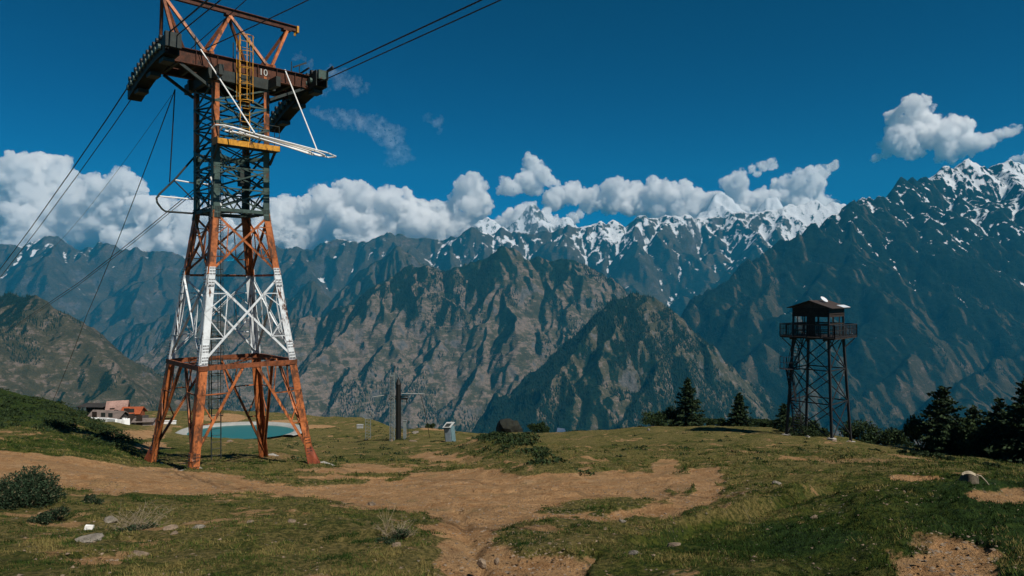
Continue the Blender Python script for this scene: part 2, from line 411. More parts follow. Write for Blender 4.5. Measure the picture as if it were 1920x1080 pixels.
# big dark mountain on the right
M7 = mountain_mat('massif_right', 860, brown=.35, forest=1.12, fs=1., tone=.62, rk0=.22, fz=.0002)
if '7' in SHOW: H7 = mountain('mountain_massif', [L([(1285, 620), (1292, 582), (1320, 550), (1350, 525), (1380, 505), (1410, 486), (1440, 468), (1480, 450), (1520, 425), (1560, 408), (1590, 397), (1605, 387), (1625, 380), (1650, 370), (1680, 355), (1691, 341), (1705, 341), (1735, 341), (1752, 343), (1770, 323), (1795, 311), (1815, 300), (1850, 302), (1885, 303), (1905, 309), (1960, 300), (2050, 320), (2150, 360), (2300, 400)], 5200, 7400)],
         13., 1300, 500, -1700, M7, seed=17, k=1.1, k2=1.05, spur=1000, spur_gap=520, drop=.5, detail=1.5, erosion=(2, .012), side=300,
         extra=[[(1625, 385, 6200), (1606, 402, 5900), (1570, 470, 5500), (1490, 570, 4900), (1420, 650, 4500), (1350, 740, 4100)],
                [(1800, 315, 6700), (1790, 400, 6200), (1760, 500, 5700), (1700, 580, 5200), (1600, 650, 4600), (1500, 740, 4000), (1450, 800, 3800)],
                [(1960, 330, 7000), (1930, 470, 6000), (1850, 590, 5100), (1740, 660, 4500), (1620, 740, 3900), (1540, 820, 3600)],
                [(2120, 380, 7000), (2050, 520, 5800), (1930, 640, 4700), (1800, 730, 3900), (1700, 810, 3400)],
                [(2200, 560, 5000), (2080, 680, 4000), (1930, 760, 3300), (1800, 850, 2900)]])
vf = MB(); vf.quad([(-15000, -4000, -1750), (15000, -4000, -1750), (15000, 15000, -1750), (-15000, 15000, -1750)])
o = vf.build('valley_floor', M3); tag(o, kind='structure')

# conifers on the nearer slopes: far more than anybody could count
def conifers():
    m, t, b = new_mat('far_conifers'); b.inputs['Base Color'].default_value = (.009, .020, .012, 1); b.inputs['Specular IOR Level'].default_value = .05
    rng = np.random.default_rng(8); out = []
    for i, (res, n, h0, thr, sc_) in enumerate(((H2, 34000, 13, -.10, 260.), (H3, 60000, 15, .02, 420.), (H7, 42000, 17, -.05, 500.), (H1, 26000, 8, .08, 170.))):
        if res is None: continue
        xs, ys, Z = res; cell = xs[1]-xs[0]
        x = xs[1]+(xs[-2]-xs[1])*rng.random(n*3); y = ys[1]+(ys[-2]-ys[1])*rng.random(n*3)
        i_ = ((x-xs[0])/cell).astype(int); j_ = ((y-ys[0])/cell).astype(int); fx = (x-xs[0])/cell-i_; fy = (y-ys[0])/cell-j_
        z = (Z[j_, i_]*(1-fx)+Z[j_, i_+1]*fx)*(1-fy)+(Z[j_+1, i_]*(1-fx)+Z[j_+1, i_+1]*fx)*fy
        px = 960+F*x/y; py = 540-F*z/y
        dzdy = (Z[np.minimum(j_+1, Z.shape[0]-1), i_]-Z[j_, i_])/cell; dzdx = (Z[j_, i_+1]-Z[j_, i_])/cell
        msk = fbm(x, y, sc_, 4, 70+i)+.5*fbm(x, y, sc_*.22, 3, 80+i)-dzdx*-.12
        ok = (px > -40) & (px < 1960) & (py < 860) & (dzdy > -.15) & (np.hypot(dzdx, dzdy) < 1.7) & (msk > thr) & (z < 560+150*fbm(x, y, 400, 3, 6))
        x, y, z = x[ok][:n], y[ok][:n], z[ok][:n]; k = len(x); h = h0*(.5+.9*rng.random(k)); r = h*.20
        a = rng.random(k)*6.28; v = np.zeros((k, 5, 3))
        for q in range(4): v[:, q] = np.stack([x+r*np.cos(a+q*1.571), y+r*np.sin(a+q*1.571), z-1.5], 1)
        v[:, 4] = np.stack([x, y, z+h], 1); out.append(v)
    v = np.concatenate(out); k = len(v); f = np.array([[0, 1, 4], [1, 2, 4], [2, 3, 4], [3, 0, 4]])[None]+5*np.arange(k)[:, None, None]
    o = mesh_obj('forest', v.reshape(-1, 3), f.reshape(-1, 3), m); tag(o, 'dark conifer forest scattered over the mountain sides', 'forest', kind='stuff')
conifers()
# ------------------------------------------------------------------ near ground
# profiles: column -> (depth, row) pairs the surface passes through, in the 1920x1080 measure of P()
CUT = [(1.45, 1.25), (2.6, 3.0)]
PROF = {
 -900: [(6, 1210), (8, 1080), (15, 935), (24, 845), (34, 790), (60, 700), (75, 720), (110, 770)],
 -300: [(6, 1215), (8, 1080), (15, 935), (24, 838), (34, 800), (58, 700), (70, 712), (110, 770)],
 0:   [(6, 1215), (8, 1082), (17, 926), (21, 880), (25, 842), (34, 818), (45, 775), (60, 729), (66, 732), (80, 775), (110, 800), (140, 812)],
 120: [(6, 1215), (8, 1082), (17, 926), (21, 890), (25.5, 851), (34, 829), (45, 790), (58, 755), (64, 757), (80, 790), (110, 792), (160, 776), (175, 776), (220, 800)],
 200: [(6, 1215), (8, 1082), (17, 928), (26, 869), (34, 846), (45, 815), (56, 795), (62, 797), (80, 796), (110, 789), (170, 768), (180, 768), (220, 790)],
 280: [(6, 1215), (8, 1082), (17.5, 930), (26.5, 879), (28.5, 884), (32, 867), (42, 845), (56, 828), (70, 822), (100, 805), (140, 787), (180, 772), (190, 773), (230, 795)],
 380: [(6, 1215), (8, 1082), (17.5, 930), (26, 886), (27.2, 882), (29, 882), (32, 868), (38, 850), (56, 834), (80, 828), (101, 822), (112, 799), (118, 796), (150, 780), (175, 769), (185, 771), (230, 800)],
 500: [(6, 1215), (8, 1082), (16.5, 938), (24, 900), (26, 893), (30, 880), (35, 850), (42, 838), (60, 833), (80, 829), (101, 822), (112, 799), (118, 796), (150, 781), (175, 771), (185, 774), (230, 805)],
 600: [(6, 1215), (8, 1082), (16, 942), (22, 906), (27, 890), (32, 871), (40, 858), (55, 845), (80, 832), (105, 818), (130, 802), (165, 781), (178, 783), (230, 820)],
 700: [(6, 1215), (8, 1082), (15.5, 950), (22, 906), (27, 890), (34, 872), (45, 855), (60, 842), (85, 826), (120, 801), (155, 783), (168, 786), (230, 830)],
 800: [(6, 1215), (8, 1082), (15, 958), (21, 910), (26, 888), (34, 868), (45, 852), (66, 836), (80, 818), (95, 798), (103, 800), (180, 850)],
 880: [(6, 1215), (8, 1082), (15, 960), (21, 912), (26, 886), (34, 858), (45, 842), (66, 832), (85, 822), (98, 813), (108, 815), (180, 860)],
 980: [(6, 1215), (8, 1082), (14, 972), (20, 920), (26, 886), (30, 868), (36, 842), (45, 832), (66, 824), (85, 816), (95, 812), (104, 815), (180, 860)],
 1090: [(6, 1215), (8, 1082), (13, 980), (20, 918), (26, 884), (30, 862), (36, 844), (46, 828), (60, 818), (78, 809), (88, 811), (180, 880)],
 1200: [(6, 1215), (8, 1082), (12.5, 982), (20, 918), (26, 884), (32, 858), (42, 834), (55, 816), (70, 803), (80, 807), (170, 890)],
 1330: [(6, 1215), (8, 1082), (12.5, 972), (18, 920), (26, 876), (34, 850), (45, 828), (58, 810), (68, 801), (77, 806), (160, 900)],
 1480: [(6, 1215), (8, 1082), (12.5, 960), (16, 920), (24, 884), (34, 852), (46, 829), (57, 813), (66, 801), (74, 806), (150, 900)],
 1600: [(6, 1215), (8, 1082), (12.5, 945), (15, 914), (22, 888), (32, 856), (44, 838), (54, 830), (64, 822), (72, 828), (150, 920)],
 1720: [(6, 1215), (8, 1080), (12, 940), (14.5, 906), (20, 892), (30, 866), (40, 850), (50, 846), (60, 852), (140, 960)],
 1830: [(6, 1215), (8, 1078), (12, 945), (15, 906), (20, 896), (28, 874), (38, 860), (46, 862), (60, 880), (140, 990)],
 1920: [(6, 1215), (8, 1078), (12, 950), (15, 910), (20, 898), (27, 880), (35, 874), (42, 880), (60, 905), (140, 1010)],
 2500: [(6, 1215), (8, 1078), (12, 955), (15, 915), (20, 905), (27, 892), (33, 892), (42, 905), (60, 940), (140, 1060)],
}
QD = np.linspace(math.log(6), math.log(1600), 420); QP = np.linspace(-900, 2500, 341)
def _tab():
    cols = sorted(PROF); T = []
    for c in cols:
        p = PROF[c]; d = np.array([a for a, b in p], float); z = -(np.array([b for a, b in p], float)-540)/F*d
        dl = d[-1]; zl = z[-1]
        d = np.r_[d, dl+60, dl+400, 1600]; z = np.r_[z, zl-45, zl-330, zl-1150]
        T.append(np.interp(np.exp(QD), d, z))
    T = np.array(T); out = np.zeros((len(QP), len(QD)))
    for j in range(len(QD)):
        out[:, j] = np.interp(QP, cols, T[:, j])
    for _ in range(3):      # soften
        out[:, 1:-1] = .25*out[:, :-2]+.5*out[:, 1:-1]+.25*out[:, 2:]
        out[1:-1] = .25*out[:-2]+.5*out[1:-1]+.25*out[2:]
    for _ in range(4): out[1:-1] = .25*out[:-2]+.5*out[1:-1]+.25*out[2:]
    return out
GT = _tab()
POOL = (P(452, 810, 107)[0], 107., -22.2)
def ground_z(x, y, detail=True):
    x = np.asarray(x, float); y = np.asarray(y, float); yy = np.maximum(y, 6.0001)
    u = (np.clip(960+F*x/yy, -899, 2499)-QP[0])/(QP[1]-QP[0]); v = (np.log(np.minimum(yy, 1599))-QD[0])/(QD[1]-QD[0])
    i = np.clip(u.astype(int), 0, len(QP)-2); j = np.clip(v.astype(int), 0, len(QD)-2); fu = u-i; fv = v-j
    z = (GT[i, j]*(1-fu)+GT[i+1, j]*fu)*(1-fv)+(GT[i, j+1]*(1-fu)+GT[i+1, j+1]*fu)*fv
    z = z+np.clip(6-y, 0, 8)*.12
    # a scarp right of the middle and one running along the near right rise
    def scarp(z, a, b, hgt, wid):
        a = np.array(a); b = np.array(b); d = b-a; l = np.hypot(*d); n = np.array([d[1], -d[0]])/l
        tt = ((x-a[0])*d[0]+(y-a[1])*d[1])/l/l; s = (x-a[0])*n[0]+(y-a[1])*n[1]+fbm(x, y, 4., 3, 41)*1.2
        k = sstep(-.15, .2, tt)*(1-sstep(.85, 1.15, tt))
        return z+hgt*k*sstep(-wid*.25, wid*.25, s)*(1-sstep(0, wid*6, s))
    z = scarp(z, P(905, 0, 52)[:2], P(1078, 0, 25)[:2], .7, .7)
    z = scarp(z, P(1120, 0, 11.5)[:2], P(1560, 0, 17.5)[:2], -.35, .6)
    if detail:
        far = np.clip(yy/40, .6, 3)
        z = z+fbm(x, y, 7., 4, 3)*.26*np.minimum(far, 1.6)+fbm(x, y, 1.8, 6, 8, .62)*.20
        px = 960+F*x/yy
        rough = sstep(1380, 1500, px)*(1-sstep(17, 22, y))+sstep(200, 0, px)*sstep(38, 46, y)*1.5+(1-sstep(11, 16, y))*.35
        z = z+rough*(fbm(x, y, 1.1, 5, 12, .6)*.22)
    # basin of the pool
    e = np.hypot((x-POOL[0])/9.5, (y-POOL[1])/6.2)
    z = np.where(e < 1.6, z*sstep(.95, 1.6, e)+(POOL[2]-.35)*(1-sstep(.95, 1.6, e)), z)
    return z
def G(px, d):                   # a point of the ground in column px at depth d
    x = (px-960)/F*d; return np.array([x, d, float(ground_z(x, d))])

def dirt_mask(x, y, z):
    yy = np.maximum(y, 3.); px = 960+F*x/yy; py = 540-F*z/yy
    n1 = fbm(x, y, 1.6, 5, 50); n2 = fbm(x, y, .5, 4, 60); n = n1*.7+n2*.5
    sc = 1300/np.maximum(yy, 6)            # px per metre
    def band(xs, top, bot, lo=-1e9, hi=1e9, soft=.35, amp=.9):
        a = (py-np.interp(px, xs, top))/(sc*.22); b = (np.interp(px, xs, bot)-py)/(sc*.22)
        c = (px-lo)/sc/1.; d = (hi-px)/sc/1.
        s = np.minimum(np.minimum(a, b), np.minimum(c, d))
        return sstep(-soft, soft, s+n*amp)
    m = band([-400, 0, 120, 250, 340, 420, 480, 560, 640, 740, 800, 900, 1000, 1080, 1160, 1240, 1262, 1275],
             [830, 841, 854, 873, 877, 886, 897, 905, 906, 901, 884, 879, 884, 884, 880, 884, 893, 905],
             [920, 921, 919, 921, 926, 928, 926, 930, 944, 950, 953, 950, 945, 936, 934, 936, 922, 905], hi=1272)
    m = np.maximum(m, band([880, 960, 1040, 1140, 1220, 1300, 1380], [945, 952, 948, 952, 934, 918, 905], [985, 988, 978, 978, 972, 962, 950], lo=800, hi=1360, soft=.6, amp=2.2)*.85)
    # the branch that runs down towards the camera
    l = np.interp(py, [940, 965, 1000, 1030, 1080, 1300], [730, 800, 812, 822, 842, 870]); r = np.interp(py, [940, 975, 1000, 1030, 1080, 1300], [1060, 1000, 965, 945, 975, 1010])
    s = np.minimum((px-l)/sc, (r-px)/sc); s = np.minimum(s, (py-935)/sc/.3)
    m = np.maximum(m, sstep(-.4, .45, s+n*1.1))
    def blob(cx, cy, rx, ry, k=1., nn=1.6):
        e = 1-np.hypot((px-cx)/rx, (py-cy)/ry); return sstep(-.15, .25, e+n*nn*.5)*k
    for a in [(1010, 1060, 90, 35, .8, 2.4), (1325, 905, 42, 32, .8, 2), (1275, 905, 34, 22, .75, 1.2), (1250, 880, 30, 20, .6, 2), (690, 880, 120, 7, .7, 1.5), (640, 893, 110, 5, .8, 1.5), (1840, 1040, 110, 42, .8, 2.4), (1790, 1065, 130, 30, .7, 2.5), (1730, 893, 75, 7, .8, 2),
              (1890, 925, 60, 14, .7, 2), (1560, 862, 90, 7, .5, 2), (820, 855, 50, 9, .6, 2), (880, 862, 40, 8, .5, 2), (180, 1045, 60, 10, .6, 2), (520, 855, 40, 8, .5, 2), (250, 1010, 40, 6, .5, 2), (680, 872, 60, 5, .6, 1.5),
              (255, 815, 60, 9, .8, 1), (285, 835, 34, 9, .75, 1), (420, 783, 46, 8, 1., .5), (470, 768, 45, 3, .8, .6), (300, 805, 30, 14, .5, 1.4), (590, 800, 45, 3.5, .85, .6), (540, 790, 40, 3, .8, .6), (825, 800, 48, 9, .6, .8), (1745, 1010, 60, 20, .5, 2)]:
        m = np.maximum(m, blob(*a))
    # thin double track curling round behind the pool
    return np.clip(m, 0, 1), px, py

def ground_mats():
    m, t, b = new_mat('turf_and_dirt')
    g = t('ShaderNodeNewGeometry'); pos = g.outputs['Position']
    dm = t('ShaderNodeAttribute', attribute_name='dirt').outputs['Fac']; dk = t('ShaderNodeAttribute', attribute_name='lush').outputs['Fac']
    n0 = t.noise(pos, .35, 6, .6); n1 = t.noise(pos, 2.2, 9, .74); n2 = t.noise(pos, 11., 6, .7); n3 = t.noise(pos, 45., 4, .65)
    grass = t.mix(t.ramp(n2, .38, .62), (.016, .032, .006), (.078, .092, .017))
    dry = t.mix(t.ramp(n2, .38, .62), (.062, .062, .018), (.20, .16, .058))
    lush = t.mix(t.ramp(n2, .38, .62), (.012, .028, .008), (.032, .062, .014))
    f = t.math('ADD', t.math('MULTIPLY', n1, .65), t.math('MULTIPLY_ADD', n0, .7, t.math('MULTIPLY', dk, -.5)))
    c = t.mix(t.ramp(f, .52, .72), grass, dry)
    c = t.mix(t.ramp(t.math('MULTIPLY_ADD', n1, .7, dk), .62, .85), c, lush)
    dirt = t.mix(t.ramp(n1, .35, .65), (.30, .162, .070), (.50, .305, .152))
    dirt = t.mix(t.ramp(t.noise(t.mapping(pos, (.5, 3., 1)), 1., 5, .6), .4, .7), dirt, (.37, .235, .12))
    dirt = t.mix(t.ramp(n2, .56, .68, 0, .55), dirt, (.17, .088, .042)); dirt = t.mix(t.ramp(n3, .52, .64, 0, .75), dirt, (.13, .072, .036)); dirt = t.mix(t.ramp(t.noise(pos, .9, 7, .7, w=3.), .58, .66, 0, .5), dirt, (.50, .34, .20)); dirt = t.mix(t.ramp(t.noise(pos, 1.1, 5, .65), .56, .68, 0, .45), dirt, (.10, .088, .035))
    fd = t.math('ADD', dm, t.math('MULTIPLY_ADD', n2, .5, -.25)); fd = t.math('ADD', fd, t.math('MULTIPLY_ADD', n3, .3, -.15))
    ba = t('ShaderNodeAttribute', attribute_name='bare').outputs['Fac']
    bare = t.ramp(t.math('ADD', ba, t.math('ADD', t.math('MULTIPLY_ADD', n2, .5, -.25), t.math('MULTIPLY', dk, -.6))), .26, .42, 0, .85)
    fd2 = t.math('MAXIMUM', t.ramp(fd, .38, .62), bare)
    c = t.mix(fd2, c, dirt)
    peb = t('ShaderNodeTexVoronoi', feature='F1'); t.link(pos, peb.inputs['Vector']); peb.inputs['Scale'].default_value = 9.; peb.inputs['Randomness'].default_value = 1
    pm = t.math('MULTIPLY', t.ramp(peb.outputs['Distance'], .26, .16), t.ramp(n1, .52, .62))
    c = t.mix(t.math('MULTIPLY', pm, .8), c, (.40, .33, .25))
    t.link(c, b.inputs['Base Color']); b.inputs['Roughness'].default_value = .95; b.inputs['Specular IOR Level'].default_value = .08
    bp = t('ShaderNodeBump'); bp.inputs['Strength'].default_value = 1.; bp.inputs['Distance'].default_value = .12
    h = t.math('ADD', t.math('MULTIPLY_ADD', n2, .8, t.math('MULTIPLY', n1, 1.3)), t.math('MULTIPLY_ADD', n3, .35, t.math('MULTIPLY', pm, .5)))
    t.link(h, bp.inputs['Height']); t.link(bp.outputs[0], b.inputs['Normal'])
    return m
MG = ground_mats()
def bare_f(x, y):
    return fbm(x, y, 1.6, 6, 95, .68)+.4*fbm(x, y, .3, 3, 96)
def lushness(x, y, px, py):
    k = sstep(1380, 1520, px)*(1-sstep(14, 21, y))*.30
    k = k+(1-sstep(60, 280, px))*sstep(34, 44, y)*.42+sstep(1650, 1850, px)*.2+sstep(14, 9, y)*.02
    k = k+.32*(1-sstep(.7, 1.3, np.hypot((px-1400)/200, (py-1010)/32)))+.2*(1-sstep(.7, 1.3, np.hypot((px-170)/90, (py-1015)/24)))
    k = k+.25*(1-sstep(.6, 1.2, np.hypot((px-130)/260, (py-840)/22)))
    return k
def build_ground():
    ys = np.concatenate([np.linspace(-30, 5, 24)[:-1], 5*np.exp(np.linspace(0, math.log(300/5), 640))[:-1], 300*np.exp(np.linspace(0, math.log(1500/300), 40))])
    ts = np.linspace(-1.12, 1.12, 860); ts = np.r_[np.linspace(-1.9, -1.12, 40)[:-1], ts, np.linspace(1.12, 1.9, 40)[1:]]
    Y = np.repeat(ys[:, None], len(ts), 1); X = ts[None, :]*(np.maximum(Y, 0)*.97+6+np.clip(-Y, 0, 40)*.6)
    # keep the columns straight lines through the eye further out
    Z = ground_z(X, Y); dm, px, py = dirt_mask(X, Y, Z); dm = np.where(Y < 4, dm*0, dm)
    lu = lushness(X, Y, px, py)
    Z = Z-dm*np.clip(1-Y/90, 0, 1)*.16+dm*(fbm(X*.6, Y*2.2, 2.0, 5, 77, .6)*.10)
    xs_ = [-400, 0, 120, 250, 340, 420, 480, 560, 640, 740, 800, 900, 1000, 1080, 1160, 1240]
    tp = np.interp(px, xs_, [830, 841, 854, 873, 877, 886, 897, 905, 906, 901, 884, 879, 884, 884, 880, 884]); bt = np.interp(px, xs_, [920, 921, 919, 921, 926, 928, 926, 930, 944, 950, 953, 950, 945, 936, 934, 936])
    v = (py-tp)/(bt-tp)+fbm(X, Y, 6., 3, 31)*.05
    for vc, dp in ((.50, .09), (.66, .09), (.30, .05)):
        Z = Z-dp*np.exp(-((v-vc)/.035)**2)*dm*(px < 1200)*(.6+.6*fbm(X, Y, 2.5, 2, 33))
    wl = np.interp(py, [940, 1000, 1080], [860, 880, 915]); Z = Z-.10*np.exp(-((px-wl)/14)**2)*dm*(py > 945)*(Y > 5)
    Fc = grid_faces(*X.shape); V = np.stack([X, Y, Z], -1).reshape(-1, 3)
    fm = dm.ravel()[Fc].mean(1); near = V[Fc][:, :, 1].mean(1) < 75
    isp = (fm > .5) & near
    # only the big trail: drop small specks by a coarse vote
    H, W = X.shape; g = isp.reshape(H-1, W-1).astype(float)
    for _ in range(14):
        g[1:-1, 1:-1] = (g[:-2, 1:-1]+g[2:, 1:-1]+g[1:-1, :-2]+g[1:-1, 2:]+g[1:-1, 1:-1])/5
    isp = (g > .5).ravel()
    for name, sel in (('ground', ~isp), ('dirt_path', isp)):
        ff = Fc[sel]; used = np.unique(ff); mp = np.full(len(V), -1); mp[used] = np.arange(len(used))
        o = mesh_obj(name, V[used], mp[ff], MG, smooth=True, attrs={'dirt': dm.ravel()[used], 'lush': lu.ravel()[used], 'bare': bare_f(X, Y).ravel()[used]})
        tag(o, kind='structure')
build_ground()
# ------------------------------------------------------------------ paints
ORANGE = paint('orange_paint', (.40, .122, .036), .55, vary=.35, rust=.5, scale=1.3)
RUSTO = paint('rusty_orange_brown', (.20, .062, .022), .65, vary=.35, rust=.5, scale=1.5)
WHITEP = paint('white_paint', (.60, .64, .66), .5, vary=.14, rust=.34, scale=1.3)
GREYG = paint('grey_green_paint', (.055, .09, .078), .55, vary=.3, rust=.22, scale=1.3)
DRUST = paint('dark_rust', (.085, .028, .013), .7, vary=.4, rust=.4, rustcol=(.03, .014, .008))
DARKS = paint('dark_steel', (.028, .036, .033), .6, vary=.3, rust=.2)
YELL = paint('yellow_paint', (.55, .26, .03), .5, vary=.3, rust=.3, scale=1.6)
GALV = paint('white_tube', (.80, .80, .78), .4, vary=.06)
CABLE = paint('cable_steel', (.02, .02, .022), .5, vary=.2, bump=0)
CONC = paint('concrete', (.36, .34, .31), .9, vary=.15, scale=5)
BOLT = paint('bolt_steel', (.03, .03, .03), .6, vary=.1, bump=0)
RED = paint('red_paint', (.26, .065, .03), .5, vary=.25, rust=.25)
SEC = [ORANGE, WHITEP, GREYG, RUSTO, BOLT]

TC = np.array([-12.95, 32.0, 0.]); th = R(2.0); _c, _s = math.cos(th), math.sin(th)
E1 = np.array([(_c+_s), (_c-_s), 0])/math.sqrt(2); E2 = np.array([(-_c+_s), (_s+_c), 0])/math.sqrt(2); UZ = np.array([0, 0, 1.])
gz = float(ground_z(TC[0], TC[1])); TB = np.array([TC[0], TC[1], gz])
def T(a, b, z): return TC+a*E1+b*E2+z*UZ-TB
tower = empty('ropeway_tower', TB, 'tall lattice ropeway tower in orange, white and grey-green steel standing beside the dirt track', 'ropeway tower')
Z0, ZR, ZW, ZO, ZP, ZT = -8.1, -3.36, .6, 3.45, 6.3, 9.0
def RR(z):       # half diagonal of the square plan
    return 1.78 if z >= ZO else 1.78+(ZO-z)*.1835
CORN = {'near': (-1, -1), 'right': (1, -1), 'far': (1, 1), 'left': (-1, 1)}
def TP(c, z, ins=0.):
    h = RR(z)/math.sqrt(2)-ins; return T(c[0]*h, c[1]*h, z)
foots = {}
for nm, c in CORN.items():
    b = MB(); foot = TP(c, Z0)+TB; zf = float(ground_z(foot[0], foot[1]))-.25; foots[nm] = zf
    secs = [(zf, ZR, 0, .34), (ZR, ZW, 1, .32), (ZW, ZO, 0, .30), (ZO, ZP, 2, .28), (ZP, ZT+.7, 0, .26)]
    for z0, z1, mi, wd in secs:
        p0, p1 = TP(c, z0), TP(c, z1); t_ = .035
        for e, s_ in ((E1, -c[0]), (E2, -c[1])):       # the two flanges of the corner angle
            o_ = (E2 if e is E1 else E1)*(-(c[1] if e is E1 else c[0])*t_)
            q = [p0, p0+e*s_*wd, p1+e*s_*wd, p1]
            vs = q+[p+o_ for p in q]
            b.add(vs, [(0, 1, 2, 3), (7, 6, 5, 4), (0, 4, 5, 1), (1, 5, 6, 2), (2, 6, 7, 3), (3, 7, 4, 0)], mi)
    leg = b.build('leg', SEC, tower)
    # splice plates with rows of bolts
    for zz, mi in ((ZR+.55, 1), (ZW-.1, 1), (ZO-.1, 2), (Z0+.9, 0)):
        b = MB(); bb = MB()
        for e, s_, oth, os_ in ((E1, -c[0], E2, c[1]), (E2, -c[1], E1, c[0])):
            n_ = oth*os_
            p = TP(c, zz)+e*s_*.17+n_*.012
            hh = .42 if zz != ZO-.1 else .25
            k = (TP(c, zz+hh)-TP(c, zz-hh))/(2*hh)
            b.add([p-k*hh-e*.13, p-k*hh+e*.13, p+k*hh+e*.13, p+k*hh-e*.13], [(0, 1, 2, 3)], mi)
            v = b.v[-4:]; b.add([np.array(q)+n_*.02 for q in v]+[np.array(q) for q in v], [(0, 1, 2, 3), (0, 4, 5, 1), (1, 5, 6, 2), (2, 6, 7, 3), (3, 7, 4, 0)], mi)
            for i in range(-3, 4):
                for j in (-.09, -.03, .04, .10):
                    if abs(i) < 1: continue
                    q = p+k*(i*hh/3.4)+e*j+n_*.025
                    bb.bar(q, q+n_*.03, .032, .032, up=UZ, mi=0)
        pl = b.build('splice_plate', SEC, leg); bb.build('bolts', BOLT, pl)
    # splayed boot and pad
    b = MB(); p = TP(c, zf+1.1); q = TP(c, zf+.1)
    out = nrm(c[0]*E1+c[1]*E2)
    b.add([p, p+(-c[0])*E1*.34, q-c[0]*E1*.36+out*.03, q+out*.30], [(0, 1, 2, 3), (3, 2, 1, 0)], 0)
    b.add([p, p+(-c[1])*E2*.34, q-c[1]*E2*.36+out*.03, q+out*.30], [(0, 1, 2, 3), (3, 2, 1, 0)], 0)
    b.plate([p, q+out*.32, q+out*.05], .03, 0)
    if nm != 'near': b.build('leg_boot', RED, leg)
    b = MB(); f0 = TP(c, zf); b.box(f0+np.array([0, 0, -.25])+out*.1, (1.3, 1.3, .75), (E1, E2, UZ)); b.build('footing', CONC, tower)

FACES = [('near', 'right', -E2), ('near', 'left', -E1), ('right', 'far', E1), ('left', 'far', E2)]
def brace(b, p, q, n, w=.11, mi=0):
    d = nrm(q-p); x = nrm(np.cross(d, n)); t_ = .016
    p = p+n*.004; q = q+n*.004
    b.add([p-x*w/2, p+x*w/2, q+x*w/2, q-x*w/2]+[v-n*t_ for v in (p-x*w/2, p+x*w/2, q+x*w/2, q-x*w/2)],
          [(0, 1, 2, 3), (7, 6, 5, 4), (0, 4, 5, 1), (1, 5, 6, 2), (2, 6, 7, 3), (3, 7, 4, 0)], mi)
    o_ = x*w/2; b.add([p+o_, p+o_-n*w*.9, q+o_-n*w*.9, q+o_]+[v-x*t_ for v in (p+o_, p+o_-n*w*.9, q+o_-n*w*.9, q+o_)],
          [(0, 1, 2, 3), (7, 6, 5, 4), (0, 4, 5, 1), (1, 5, 6, 2), (2, 6, 7, 3), (3, 7, 4, 0)], mi)
def lp(a, b, t): return a+(b-a)*t
